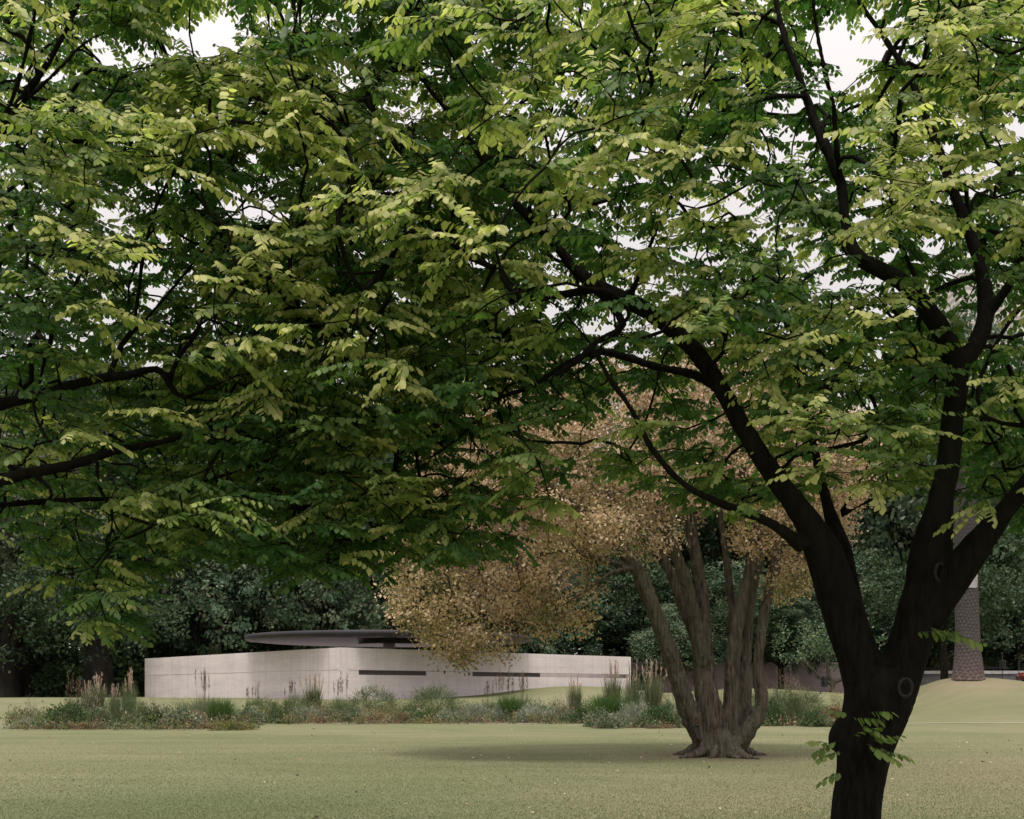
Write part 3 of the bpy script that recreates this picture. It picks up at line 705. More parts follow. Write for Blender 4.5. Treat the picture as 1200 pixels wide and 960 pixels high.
far_trunk(1121,90,.32,4.6,'slim dark trunk almost touching the palm trunk',.1)

# far wood that reads as one mass
g=np.random.default_rng(404); FW=MB(); nc=6500
cx=g.uniform(-95,110,nc); top=np.interp(cx,[-95,-40,-10,15,45,110],[27,27,20,17,21,20])*(1+.18*np.sin(cx*.31)+.10*np.sin(cx*.9+1)); cz=g.uniform(0,1,nc)*top; cy=g.uniform(138,152,nc)
C=np.stack([cx,cy,cz+1.5],1); m_=38; N=nc*m_; ps=np.repeat(C,m_,0)+g.normal(0,1,(N,3))*np.array([1.3,1.0,.8]); L=g.uniform(.45,.95,N)
add_leaves(FW,ps,g.normal(0,1,(N,3)),g.normal(0,.8,(N,3))+np.array([0,-.4,.7]),L,L*.8,np.repeat(np.array(PAL['dark'])[g.integers(0,3,nc)]*g.uniform(.7,1.5,(nc,1)),m_,0)*g.uniform(.7,1.3,(N,1)))
tag(FW.build('far_wood',M['far_leaf']),'far dark wood closing the view behind the park trees','wood',kind='stuff')

# understorey shrubs
US=MB(); g=np.random.default_rng(77); N=5200
C=norm(g.normal(0,1,(150,3)))*np.array([1.9,1.2,1.15])*g.uniform(.7,1,(150,1))+np.array([0,0,.9]); ps=C[g.integers(0,150,N)]+g.normal(0,.22,(N,3)); ps[:,2]=np.abs(ps[:,2])
L=g.uniform(.16,.34,N); add_leaves(US,ps,g.normal(0,1,(N,3)),g.normal(0,1,(N,3))+np.array([0,0,.8]),L,L*.75,np.array(arr((.028,.055,.022),(.04,.07,.028),(.06,.09,.035)))[g.integers(0,3,N)])
usm=US.mesh('understorey_shrub',M['far_leaf'])
for i,(px,Y,s) in enumerate([(-40,86,1.5),(10,90,1.3),(45,92,1.5),(75,84,1.0),(95,94,1.6),(140,90,1.4),(160,94,1.6),(700,98,1.3),(740,92,.9),(775,96,1.0),(1040,92,1.0),(1230,98,1.2),(185,103,2.4),(228,104,2.3),(270,106,2.2)]):
    x=(px-CX)/F*Y; o=link('understorey_shrub',usm); o.location=(x,Y,float(ground(x,Y))-.1); o.scale=(s,s,s); o.rotation_euler=(0,0,i*1.3)
    w_=['beyond the left edge','beside the dark trunk at the left edge','between the two leftmost dark trunks','just left of the very thick dark trunk','behind the very thick dark trunk','between the very thick trunk and the concrete wall','touching the left end of the concrete wall','hidden behind the right wall','at the right end of the concrete wall','left of the mauve wall','behind the fork of the near elm','beyond the right edge by the parapet','above the left wall tip','above the left wall, right of its tip','left of the disc roof tip'][i]
    tag(o,'dark green understorey shrub '+w_,'shrub','understorey shrubs along the tree line')

# ------------------------------------------------------------------ pavilion
pav=empty('pavilion',(-8.33,60,1.0)); 
Apt=np.array([-8.33,60.0]); Bpt=np.array([-23.6,79.5]); Cpt=np.array([7.2,75.7])
ZT=3.81
def wall_obj(name,a,bpt,pieces,t=.32,mat='concrete'):
    d=bpt-a; L=np.linalg.norm(d); rz=math.atan2(d[1],d[0]); m=MB()
    for (x0,x1,z0,z1) in pieces(L):
        # solid behind the outer face (outer face = y 0 side)
        m.box(((x0+x1)/2,0,(z0+z1)/2),(x1-x0,t,z1-z0))
    o=m.build(name,M[mat],pav,smooth=False); o.location=(a[0]+8.33,a[1]-60,-1.0); o.rotation_euler=(0,0,rz); return o,L
def pxlen(px,a,bpt): # distance along wall where pixel column px falls
    d=bpt-a; k=(px-CX)/F; s=(k*a[1]-a[0])/(d[0]-k*d[1]); return s*np.linalg.norm(d)
s0=pxlen(418,Apt,Cpt); s1=pxlen(734.5,Apt,Cpt); LW=np.linalg.norm(Cpt-Apt)
zs0,zs1=2.49,2.72
rw,_=wall_obj('wall',Apt,Cpt,lambda L:[(.16,L,.3,zs0),(.16,L,zs1,ZT),(.16,s0,zs0,zs1),(s1,L,zs0,zs1)])
sm0,sm1=pxlen(498,Apt,Cpt),pxlen(552,Apt,Cpt)
o_,_=wall_obj('slot_infill',Apt,Cpt,lambda L:[(sm0,sm1,zs0-.01,zs1+.01)],.22)
rw['label']='right concrete wall with a long narrow slot'
lw,LL=wall_obj('wall',Apt,Bpt,lambda L:[(-.16,L,.3,ZT)])
lw['label']='plain left concrete wall with board marks'
# joints, 3 mm proud shadow gaps
m=MB(); sj=.95
m.box((sj,.162,2.0),(.022,.012,3.6)); m.box((LL/2,.162,zs1+.01),(LL,.012,.016)); 
o=m.build('wall_joint',M['joint'],lw,smooth=False)
m=MB(); m.box((LW/2+.1,-.162,zs1+.012),(LW-.3,.012,.014)); m.build('wall_joint',M['joint'],rw,smooth=False)
# dark sheets painting the slot's inner shade, then an inner concrete screen behind it
nrm_in=np.array([-(Cpt-Apt)[1],(Cpt-Apt)[0]])/LW
o_,_=wall_obj('slot_shade_sheet',Apt,Cpt,lambda L:[(s0,sm0,zs0-.01,zs1+.01)],.12,'slot_shade'); wall_obj('slot_shade_sheet',Apt,Cpt,lambda L:[(sm1,pxlen(632,Apt,Cpt),zs0-.01,zs1+.01)],.12,'slot_shade')
q0=Apt+(Cpt-Apt)/LW*pxlen(600,Apt,Cpt)+nrm_in*1.9; q1=Apt+(Cpt-Apt)/LW*(s1+.3)+nrm_in*.30
wall_obj('inner_screen',q0,q1,lambda L:[(0,L,.3,3.75)],.2)
# back walls of the square
Dpt=Bpt+(Cpt-Apt)*.98
o,_=wall_obj('back_wall',Bpt+np.array([.3,.2]),Dpt,lambda L:[(0,L,.3,ZT)]); wall_obj('back_wall',Cpt+np.array([-.1,.5]),Dpt,lambda L:[(0,L,.3,ZT)])
m=MB(); q=[Apt+(0,.3),Cpt-(.3,-.1),Dpt,Bpt+(.3,0)]
m.add(np.array([[p[0],p[1],1.32] for p in q]+[[p[0],p[1],1.0] for p in q]),[[0,1,2,3],[7,6,5,4],[0,4,5,1],[1,5,6,2],[2,6,7,3],[3,7,4,0]])
o=m.build('floor_slab',M['concrete'],pav,smooth=False); o.location=(8.33,-60,-1.0); o.location.z=-1.0
# disc roof
DC=np.array([(456-CX)/F*68,68.0]); DR=7.83; zr=4.40
m=MB(); th=np.linspace(0,2*math.pi,129)[:-1]
prof=[(0.35,.20),(5.0,.05),(DR-.5,.0),(DR-.06,.05),(DR,.08),(DR,.27),(DR-.06,.29),(5.0,.36),(1.6,.47),(.35,.50)]
rings=np.array([[[r_*math.cos(t),r_*math.sin(t),z_] for t in th] for r_,z_ in prof]).reshape(-1,3); ns=128
ff=[[i*ns+j,i*ns+(j+1)%ns,(i+1)*ns+(j+1)%ns,(i+1)*ns+j] for i in range(len(prof)-1) for j in range(ns)]
m.add(rings,ff); disc=m.build('disc_roof',M['alu'],pav,loc=(DC[0]+8.33,DC[1]-60,zr-1.0))
disc['label']='wide flat grey metal disc roof'
m=MB(); m.tube([[0,0,.44],[0,0,.56],[0,0,.60]],[1.5,1.45,.9],48); m.build('roof_cap',M['alu_pale'],disc)
m=MB(); m.tube([[0,0,-3.1],[0,0,.3]],[.34,.34],32); m.build('column',M['concrete'],disc)
m=MB(); m.tube([[0,0,-.12],[0,0,.1]],[1.7,1.7],48); m.build('soffit_ring',M['alu_dark'],disc)
tag(pav,'low white concrete pavilion with a slotted wall under a flat grey disc roof','pavilion')

# ------------------------------------------------------------------ mauve wall, parapet, rail, posts
def rz_of(a,b_): return math.atan2(b_[1]-a[1],b_[0]-a[0])
m=MB(); m.box((0,0,1.1),(27,.5,2.9)); m.box((0,0,2.62),(27.1,.62,.14))
mw=m.build('stone_wall',M['mauve_stone'],smooth=False,loc=((860-CX)/F*93,93,1.2)); tag(mw,'low mauve stone wall seen right of the multi-stemmed tree','wall')
pr=empty('parapet',((1150-CX)/F*95,95,1.25))
m=MB(); m.box((0,0,.85),(17,.4,1.9)); m.build('wall_panel',M['parapet'],pr,smooth=False)
m=MB(); m.box((0,0,1.93),(17.1,.55,.24)); m.build('coping',M['coping'],pr,smooth=False)
tag(pr,'grey parapet with a pale coping behind the palm mound','wall')
rl=empty('guard_rail',((1165-CX)/F*106,106,1.3))
m=MB(); m.box((0,0,1.9),(30,.12,.28)); m.box((0,0,2.45),(30,.1,.16)); m.build('rail',M['rail'],rl,smooth=False)
for i in range(-4,5):
    m=MB(); m.box((i*3.3,.12,1.25),(.1,.1,2.6)); m.build('post',M['rail'],rl,smooth=False)
tag(rl,'dark guard rail above the road behind the parapet','railing')
def post(px,py0,py1,Y,label,box=None,name='signal_post',r=.06):
    x=(px-CX)/F*Y; z0=float(ground(x,Y))-.05; z1=EYE+(HZ-py0)/F*Y
    o=empty(name,(x,Y,z0)); m=MB(); m.tube([[0,0,0],[0,0,.25],[0,0,.26],[0,0,z1-z0]],[r*1.7,r*1.6,r,r*.8],10); m.build('pole',M['dark_metal'],o)
    m=MB(); m.tube([[0,0,z1-z0],[0,0,z1-z0+.08]],[r*1.3,r*.4],10); m.build('finial',M['dark_metal'],o)
    if box:
        bx,by0,by1,w_=box; zz0=EYE+(HZ-by1)/F*Y-z0; zz1=EYE+(HZ-by0)/F*Y-z0; dx=(bx-px)/F*Y; ww=w_/F*Y
        m=MB(); m.box((dx,-.05,(zz0+zz1)/2),(ww,.3,zz1-zz0)); 
        for k in range(3):
            zc=zz0+(zz1-zz0)*(k+.5)/3; m.tube([[dx,-.2,zc],[dx,-.32,zc]],[ww*.34,ww*.36],10)
        m.build('signal_head',M['dark_metal'],o,smooth=False)
    tag(o,label,'post'); return o
post(926.5,768,815,70,'thin dark post above the clipped grass clump right of the multi-stemmed tree',None,'lamp_post',.035)
post(961.5,772,815,72,'dark signal post beside the small bare branched tree',(966,793,805,6),r=.03)
post(1174.5,766,800,78,'signal post with a dark box right of the palm trunk',(1174.5,774,783,6),r=.035)
post(1194,772,800,82,'thin post at the right edge beside the red car',None,'lamp_post',.03)

# small bare branched tree
x,Y=(975-CX)/F*76,76; z=float(ground(x,Y)); bt=empty('small_tree',(x,Y,z-.1)); m=MB()
def q(px,py): return [(px-975)/F*76,0,EYE+(HZ-py)/F*76-z+.1]
for rows in ([(976,822,9),(975,812,7),(977,800,6),(985,797,4),(992,791,4),(1003,780,3)],[(977,803,5),(968,798,4.5),(960,794,4),(953,785,3.5),(945,778,3),(935,768,2)],[(976,800,5),(971,792,4.5),(970,783,4),(968,772,3),(960,758,2)]):
    p=smooth_path([[*q(a,b_),r_/F*76*.5] for a,b_,r_ in rows],.2); m.tube(p[:,:3],p[:,3],8)
m.build('trunk',M['grey_bark'],bt)
g=np.random.default_rng(5); lv=MB(); N=2600; C=g.normal(0,1,(70,3))*np.array([1.5,.9,.8])+np.array([0,0,q(0,752)[2]])
ps=C[g.integers(0,70,N)]+g.normal(0,.2,(N,3)); L=g.uniform(.12,.25,N); add_leaves(lv,ps,g.normal(0,1,(N,3)),g.normal(0,1,(N,3))+np.array([0,0,.6]),L,L*.7,np.array(PAL['blue'])[g.integers(0,3,N)]*1.3)
lv.build('crown',M['far_leaf'],bt); tag(bt,'small crooked tree with a forked pinkish trunk in front of the mauve wall','tree')

# cars at the right edge
def car(px,Y,mat,label,rz=0):
    x=(px-CX)/F*Y; o=empty('parked_car',(x,Y,float(ground(x,Y))+.015),rz)
    prof=np.array([(-2.15,.35),(-2.2,.62),(-2.0,.88),(-1.25,.95),(-.55,1.40),(.75,1.44),(1.45,1.0),(2.05,.92),(2.2,.66),(2.15,.35)]); n=len(prof)
    m=MB(); W=[(-.86,.0),(-.80,.0)]
    ys=[-.86,-.8,.8,.86]; sc_=[.97,1,1,.97]
    v=[]
    for yy,s_ in zip(ys,sc_):
        for a,h in prof:
            ins=.12*max(0,(h-.95))/.45
            v.append([a*s_, yy*(1-ins), h])
    f=[]
    for k in range(3):
        for i in range(n): f.append([k*n+i,k*n+(i+1)%n,(k+1)*n+(i+1)%n,(k+1)*n+i])
    m.add(v,f); m.add(v[:n],[list(range(n))]); m.add(v[3*n:],[list(range(n))[::-1]])
    m.build('body',M[mat],o,smooth=False)
    for sy in(-1,1):
        m=MB(); m.add([[-1.1,sy*.865,.98],[1.25,sy*.865,.98],[.68,sy*.80,1.36],[-.52,sy*.80,1.34]],[[0,1,2,3]] if sy<0 else [[3,2,1,0]]); m.build('window',M['glass'],o,smooth=False)
        for sx in(-1.35,1.35):
            m=MB(); m.tube([[sx,sy*.70,.32],[sx,sy*.90,.32]],[.32,.32],20); w_=m.build('wheel',M['rubber'],o)
            m=MB(); m.tube([[sx,sy*.901,.32],[sx,sy*.915,.32]],[.18,.17],16); m.build('rim',M['guard'],w_)
    m=MB(); m.box((-2.16,-.6,.68),(.09,.3,.13)); m.build('headlight',M['alu_pale'],o,smooth=False)
    m=MB(); m.box((-2.16,.6,.68),(.09,.3,.13)); m.build('headlight',M['alu_pale'],o,smooth=False)
    tag(o,label,'car'); return o
c1=car(1230,91,'car_red','red car half cut off by the right edge of the picture'); c1.location.z+=.9
#c2=car(1178,92.4,'car_teal','dark teal car partly hidden behind the palm mound'); c2.location.z+=.7
# the raised roadside they stand on
m=MB(); m.box((38.6,92.2,1.45),(13,4.6,1.45)); tag(m.build('road_verge',M['asphalt'],smooth=False),kind='structure')

# far tower
m=MB(); m.box((0,0,55),(26,26,110)); m.box((0,0,111.5),(14,14,3))
tw=m.build('tower_block',M['tower'],smooth=False,loc=((1160-CX)/F*330,330,0)); tag(tw,'pale banded tower block far behind the trees above the palm','building')

# ------------------------------------------------------------------ palm
PX,PY=20.8,56.0; pz=float(ground(PX,PY)); pm=empty('palm_tree',(PX,PY,pz-.1))
H=11.4; rows=360; sd=96
zz=np.linspace(0,H,rows); th=np.arange(sd)*2*math.pi/sd; ZZ,TH=np.meshgrid(zz,th,indexing='ij')
rad=np.interp(zz,[0,.35,1.2,2.2,6,H],[.72,.66,.57,.52,.46,.50])[:,None]
k=19; u=TH/(2*math.pi)*k; row=ZZ/.16+.25*np.sin(3*TH+ZZ*2.1); fu=(u+.5*np.floor(row)+.15*np.sin(ZZ*5+TH*2))%1-.5; fv=row%1
rr_=rad*(1+.06*np.clip(1-np.abs(fu)*2.2,0,1)*(1-fv)**.7+.02*np.sin(9*TH+ZZ*7)*np.exp(-ZZ))
v=np.stack([rr_*np.cos(TH)+ZZ*-.02,rr_*np.sin(TH),ZZ],-1).reshape(-1,3)
i=np.arange(rows-1)[:,None]; j=np.arange(sd)[None,:]; kk2=(j+1)%sd; f=np.stack([i*sd+j,i*sd+kk2,(i+1)*sd+kk2,(i+1)*sd+j],-1).reshape(-1,4)
edge=np.clip(1-np.abs(fu)*2.2,0,1)*(1-fv)
colr=(np.array([.062,.055,.056])[None,None]*(1-edge[...,None])+np.array([.13,.112,.110])[None,None]*edge[...,None]).reshape(-1,3)*rng.uniform(.75,1.25,(rows*sd,1))
low=np.exp(-ZZ/.9).reshape(-1,1)*.7; colr=colr*(1-low)+np.array([.17,.12,.11])*low*rng.uniform(.5,1.4,(rows*sd,1))
m=MB(); m.add(v,f,col=colr)
kpm=NT('palm_bark'); a_=kpm.n('ShaderNodeAttribute',attribute_name='col'); M['palm_bark']=kpm.done(kpm.bsdf(a_.outputs['Color'],.9,.1,0,kpm.noise(kpm.coord(),25,4),.5,.03))
m.build('trunk',M['palm_bark'],pm)
zb0=EYE+(HZ-690)/F*PY-pz+.1; zb1=EYE+(HZ-645)/F*PY-pz+.1
m=MB(); m.tube([[-.13,0,zb0],[-.14,0,zb1]],[.53,.52],48,cap=False); m.build('metal_band',M['guard'],pm)
fr_m=MB(); g=np.random.default_rng(9)
for i in range(46):
    az=i*2.39996; el=1.25-1.75*(i/46.0)**.9; L=4.3*g.uniform(.85,1.1); t=np.linspace(0,1,16)
    hz=np.cos(el)*L*t; hh=np.sin(el)*L*t-1.5*t**2*(1.0 if el>0 else .5)
    sp=np.stack([np.cos(az)*hz-.23,np.sin(az)*hz,hh+H-.1],1); fr_m.tube(sp,np.linspace(.035,.008,16),4,cap=False,col=(.10,.11,.04))
    tt=np.linspace(.12,1,44); P0=np.stack([np.interp(tt,t,sp[:,q_]) for q_ in range(3)],1); dd=norm(np.gradient(P0,axis=0)); sd_=norm(np.cross(dd,[0,0,1]))
    for s_ in(-1,1):
        ld=dd*.6+sd_*s_+np.array([0,0,-.25])+g.normal(0,.08,(44,3)); add_leaves(fr_m,P0,ld,np.tile([0,0,1.],(44,1))+g.normal(0,.2,(44,3)),.5*np.sin(np.clip(tt,.1,.93)*math.pi)**.5+.1,.035,np.tile([.05,.075,.03],(44,1)))
fr_m.build('crown',M['far_leaf'],pm)
m=MB(); m.add(*grid(np.arange(-1.6,1.7,.2),np.arange(-1.6,1.3,.2),lambda X,Y_:ground(X+PX,Y_+PY)-pz+.1+.02+.10*np.exp(-(X**2+Y_**2)/.9))); 
tag(pm,'thick Canary-type palm trunk with a metal band on the grass mound at the right','palm tree')
pm['label']='thick scaly palm trunk with a metal band on the grass mound at right'

# ------------------------------------------------------------------ flower bed plants
def fol(seed,N,rx,ry,h,L0,L1,w,pal,up=.3,dome=True,shell=.5,sd_='leaf'):
    g=np.random.default_rng(seed); m=MB()
    nc=max(8,N//30); d=norm(g.normal(0,1,(nc,3))); d[:,2]=np.abs(d[:,2]); rr=g.uniform(shell,1,(nc,1))
    C=d*rr*np.array([rx,ry,h]); pal=np.array(pal); cc=pal[g.integers(0,len(pal),nc)]*g.uniform(.8,1.2,(nc,1))
    ii=g.integers(0,nc,N); ps=C[ii]+g.normal(0,1,(N,3))*np.array([rx,ry,h])*.11; ps[:,2]=np.abs(ps[:,2])*.97
    dd=norm(ps/np.array([rx,ry,h]))*.7+g.normal(0,.6,(N,3)); dd[:,2]+=up; L=g.uniform(L0,L1,N)
    add_leaves(m,ps,dd,g.normal(0,.6,(N,3))+np.array([0,-.2,.8]),L,L*w,cc[ii]*g.uniform(.7,1.3,(N,1))); return m
def blades(seed,N,r0,h,spread,droop,pal,w=.012,base=0):
    g=np.random.default_rng(seed); m=MB(); pal=np.array(pal)
    az=g.uniform(0,2*math.pi,N); lean=np.abs(g.normal(0,1,N))*spread; ln=h*g.uniform(.7,1.15,N); b0=np.stack([np.cos(az),np.sin(az)],1)*(g.uniform(0,1,N)**.5*r0)[:,None]
    S=5; t=np.linspace(0,1,S); V=[]
    o2=np.stack([np.cos(az),np.sin(az)],1); sx=np.stack([-o2[:,1],o2[:,0]],1)
    # random facing so that blades show their width from every side
    fa=g.uniform(0,2*math.pi,N); sx=np.stack([np.cos(fa),np.sin(fa)],1)
    pts=np.empty((N,S,2,3))
    for k_,tk in enumerate(t):
        rad_=(lean*tk+droop*tk**2.2*lean)*ln; zz_=ln*(tk-.55*droop*np.clip(lean,0,1)*tk**2.5)+base
        c=np.stack([b0[:,0]+o2[:,0]*rad_,b0[:,1]+o2[:,1]*rad_,np.maximum(zz_,.01)],1); ww=w*(1-tk**2*.9)
        for s_,q_ in((0,-1),(1,1)): pts[:,k_,s_,:]=c; pts[:,k_,s_,:2]+=sx*ww*q_
    v=pts.reshape(-1,3); i0=np.arange(N)[:,None]*S*2+np.arange(S-1)[None]*2; f=np.stack([i0,i0+1,i0+3,i0+2],-1).reshape(-1,4)
    c=np.repeat(pal[g.integers(0,len(pal),N)]*g.uniform(.75,1.25,(N,1)),S*2,0); m.add(v,f,col=c); return m
def plume_part(seed,N,r0,h,spread,pal,pw=.03):
    g=np.random.default_rng(seed); m=MB(); pal=np.array(pal)
    for i in range(N):
        az=g.uniform(0,6.28); ln=h*g.uniform(.72,1.08); le=abs(g.normal(0,1))*spread; b0=np.array([math.cos(az),math.sin(az),0])*r0*g.random()
        e=b0+np.array([math.cos(az)*le*ln,math.sin(az)*le*ln,ln]); md=(b0+e)/2+np.array([0,0,.05*ln]); m.tube([b0,md,e],[.006,.005,.004],3,cap=False,col=(.16,.13,.07))
        k_=22; t=g.uniform(.68,1.02,k_)[:,None]; ps=b0+(e-b0)*t+g.normal(0,.012,(k_,3)); dd=norm(e-b0)+g.normal(0,.35,(k_,3)); 
        add_leaves(m,ps,dd,g.normal(0,1,(k_,3)),.11,pw,np.tile(pal[g.integers(len(pal))]*g.uniform(.8,1.2),(k_,1)))
    return m
KP={}
def kind(key,name,cat,parts): KP[key]=(name,cat,[(pn,[mm.mesh(pn,M['plant_leaf']) for mm in ms]) for pn,ms in parts])
green=arr((.06,.10,.045),(.09,.13,.06),(.14,.17,.09)); dkg=arr((.03,.06,.022),(.045,.085,.03),(.07,.11,.04)); silver=arr((.30,.31,.26),(.20,.22,.17),(.13,.155,.11))
varieg=arr((.06,.09,.05),(.14,.17,.11),(.34,.34,.25)); rusty=arr((.22,.115,.075),(.15,.085,.06),(.26,.16,.10),(.10,.10,.05)); yel=arr((.22,.19,.06),(.15,.15,.05),(.10,.12,.04))
mau=arr((.26,.20,.18),(.20,.16,.14),(.16,.15,.10)); tuftc=arr((.08,.115,.055),(.13,.155,.08),(.22,.225,.13)); brt=arr((.06,.12,.035),(.09,.15,.05)); beige=arr((.30,.26,.16),(.20,.20,.10),(.24,.22,.12))
plc=arr((.46,.32,.28),(.38,.29,.24),(.50,.40,.33)); spk=arr((.14,.10,.07),(.18,.12,.10))
V2=lambda fn:[fn(0),fn(1)]
kind('leafy','leafy_shrub','shrub',[('foliage',V2(lambda s:fol(10+s,2600,1,.8,.95,.07,.15,.55,varieg)))])
kind('dark','leafy_shrub','shrub',[('foliage',V2(lambda s:fol(15+s,2600,1,.8,.95,.07,.14,.5,dkg)))])
kind('silver','silver_shrub','shrub',[('foliage',V2(lambda s:fol(20+s,2400,1,.8,.9,.10,.20,.18,silver,.5)))])
kind('rusty','sedum_mat','plant',[('foliage',V2(lambda s:fol(30+s,1700,1,.6,.8,.05,.10,.8,rusty)))])
kind('yellow','yellow_mat','plant',[('foliage',V2(lambda s:fol(40+s,1700,1,.6,.8,.06,.11,.6,yel)))])
kind('mauve','hazy_perennial','plant',[('foliage',V2(lambda s:fol(50+s,1500,1,.8,1.1,.04,.12,.25,mau,.8,shell=.2)))])
kind('beige','hazy_perennial','plant',[('foliage',V2(lambda s:fol(55+s,1800,1,.8,1.0,.05,.12,.3,beige,.8,shell=.2)))])
kind('tuft','grass_tuft','ornamental grass',[('blades',V2(lambda s:fol(60+s,4200,1,.9,1,.12,.26,.07,arr((.06,.095,.04),(.09,.125,.055),(.15,.175,.09)),.10,shell=.8)))])
kind('bright','grass_tuft','ornamental grass',[('blades',V2(lambda s:blades(70+s,1100,.4,1.0,.45,.4,brt,.016)))])
kind('plume','feather_grass','ornamental grass',[('blades',V2(lambda s:blades(80+s,380,.22,.75,.18,.3,tuftc,.010))),('plume',V2(lambda s:plume_part(90+s,10,.30,1.0,.09,plc,.022)))])
kind('spike','spiky_perennial','plant',[('foliage',V2(lambda s:blades(100+s,160,.25,.5,.25,.3,tuftc,.010))),('flower_spike',V2(lambda s:plume_part(110+s,9,.3,1.0,.09,spk,.016)))])
kindname={'leafy':'pale-edged leafy shrub','dark':'dark green leafy shrub','silver':'silver-grey narrow-leaved shrub','rusty':'low rusty red mat of sedum','yellow':'low yellow-green mat','mauve':'hazy mauve perennial','beige':'hazy straw-coloured perennial','tuft':'arching green grass tuft','bright':'bright green grass tuft','plume':'upright feather grass with pinkish plumes','spike':'thin dark flower-spike clump'}
# kind, centre px, base py, width px, top py
PL=[('silver',26,854,46,842),('mauve',34,848,20,818),('dark',75,854,66,824),('rusty',62,855,34,845),('rusty',98,855,46,843),('leafy',112,853,34,832),('mauve',95,846,60,812),
('tuft',126,853,28,826),('tuft',151,853,40,822),('dark',176,854,34,830),('leafy',206,854,52,826),('rusty',193,855,22,847),('mauve',236,852,24,822),('rusty',240,855,26,848),
('bright',256,851,34,825),('leafy',290,850,36,830),('yellow',272,856,62,842),('tuft',232,846,34,826),('mauve',180,844,40,818),('beige',215,842,60,820),
('plume',150,842,20,797),('plume',134,842,14,810),('plume',112,838,22,800),('spike',85,840,22,800),('spike',238,842,22,796),('plume',100,836,14,806),
('dark',322,848,34,832),('tuft',306,845,40,822),('rusty',338,848,40,836),('silver',356,846,40,828),('tuft',345,842,36,820),('rusty',372,848,36,838),('mauve',385,846,34,826),('beige',318,840,50,818),('beige',372,840,60,820),
('plume',366,838,24,800),('spike',296,836,20,808),('spike',340,836,20,806),('spike',398,840,22,800),('tuft',400,845,34,826),('leafy',414,846,34,830),
('rusty',440,848,54,834),('rusty',470,848,30,832),('tuft',436,838,54,811),('beige',428,844,50,826),('beige',458,842,36,822),('bright',500,846,26,834),('tuft',506,842,64,811),('yellow',502,848,34,839),('leafy',488,846,30,832),('silver',524,847,34,830),
('mauve',540,842,30,824),('silver',556,847,44,824),('silver',584,846,30,828),('bright',597,845,30,822),('silver',632,847,58,824),('silver',610,847,26,834),('spike',592,840,26,796),('spike',612,838,24,798),('spike',572,840,18,806),
('mauve',664,844,34,816),('dark',682,848,34,828),('leafy',700,852,36,830),('plume',674,840,18,800),('mauve',650,845,26,820),
('plume',718,842,24,788),('plume',742,842,18,790),('plume',766,842,26,788),('bright',712,848,44,820),('tuft',735,848,40,818),('silver',744,852,50,824),('leafy',714,854,34,838),('dark',774,853,46,826),('leafy',790,852,40,822),
('mauve',780,842,44,802),('silver',755,842,50,812),('rusty',775,854,40,846),('leafy',806,848,40,822),('mauve',812,842,40,806),
('tuft',893,850,44,816),('dark',905,851,40,826),('tuft',920,850,48,814),('tuft',947,850,46,816),('dark',955,852,30,832),('rusty',976,851,34,822),('beige',985,846,34,808),('leafy',968,852,24,838),('spike',920,838,26,796),('mauve',898,836,40,796),('mauve',932,836,50,800),('beige',940,836,36,804),('yellow',992,850,30,834),('beige',845,838,60,806),('beige',868,838,40,808)]
PL.sort(key=lambda a:(a[0],a[1])); ORD=['first','second','third','fourth','fifth','sixth','seventh','eighth','ninth','tenth','eleventh','twelfth','thirteenth','fourteenth','fifteenth','sixteenth','seventeenth','eighteenth','nineteenth','twentieth']
cnt={}; proto={}
def near(px):
    if px<60: return 'at the bed end'
    if px<170: return 'before dark trees'
    if px<400: return 'before left wall'
    if px<760: return 'before right wall'
    if px<880: return 'behind multi-stemmed trunks'
    return 'beside near elm'
for n_,(kd,px,by,w_,ty) in enumerate(PL):
    name,cat,parts=KP[kd]; c_=cnt.get(kd,0); cnt[kd]=c_+1
    x,Y,z=on_ground(px,by); hm=(by-ty)/F*Y*1.16; hw=w_/2/F*Y
    if kd=='bright': s=(hw/.85,hw/.85,hm/.95)
    elif kd in('plume','spike'): s=(hw/.38,hw/.38,hm/1.0)
    else: s=(hw/1.0,hw/.9,hm/1.02)
    lab='%s, %s such from left, %s'%(kindname[kd],ORD[c_],near(px))
    dy=hw*.5 if kd not in('rusty','yellow') else .15
    if len(parts)==1:
        o=link(name,parts[0][1][n_%2]); 
    else:
        o=empty(name)
        for pn,ms in parts: link(pn,ms[n_%2],o)
    o.location=(x,Y+dy,float(ground(x,Y+dy))-.02); o.scale=s; o.rotation_euler=(0,0,random.uniform(-.5,.5) if kd not in('plume','spike','tuft','bright') else random.uniform(0,6))
    tag(o,lab,cat,kindname[kd]+' plants in the flower bed')
# bare soil of the bed
m=MB()
def strip(px0,px1,py,depth):
    pts=[on_ground(px,py) for px in np.linspace(px0,px1,40)]
    v=[];
    for (x,Y,z),k_ in zip(pts,range(40)):
        e=math.sin(k_/39*math.pi)**.4
        for q_ in range(6): yy=Y-.0+depth*e*q_/5+.1*math.sin(k_*1.1)*(q_==0); v.append([x*(yy/Y if Y else 1),yy,float(ground(x,yy))+.018])
    f=[[i*6+j,(i+1)*6+j,(i+1)*6+j+1,i*6+j+1] for i in range(39) for j in range(5)]; m.add(v,f)
strip(10,298,854.5,4.5); strip(300,698,847.8,5.5); strip(692,810,853,7.0); strip(886,998,851,5)
tag(m.build('soil',M['soil']),kind='structure')
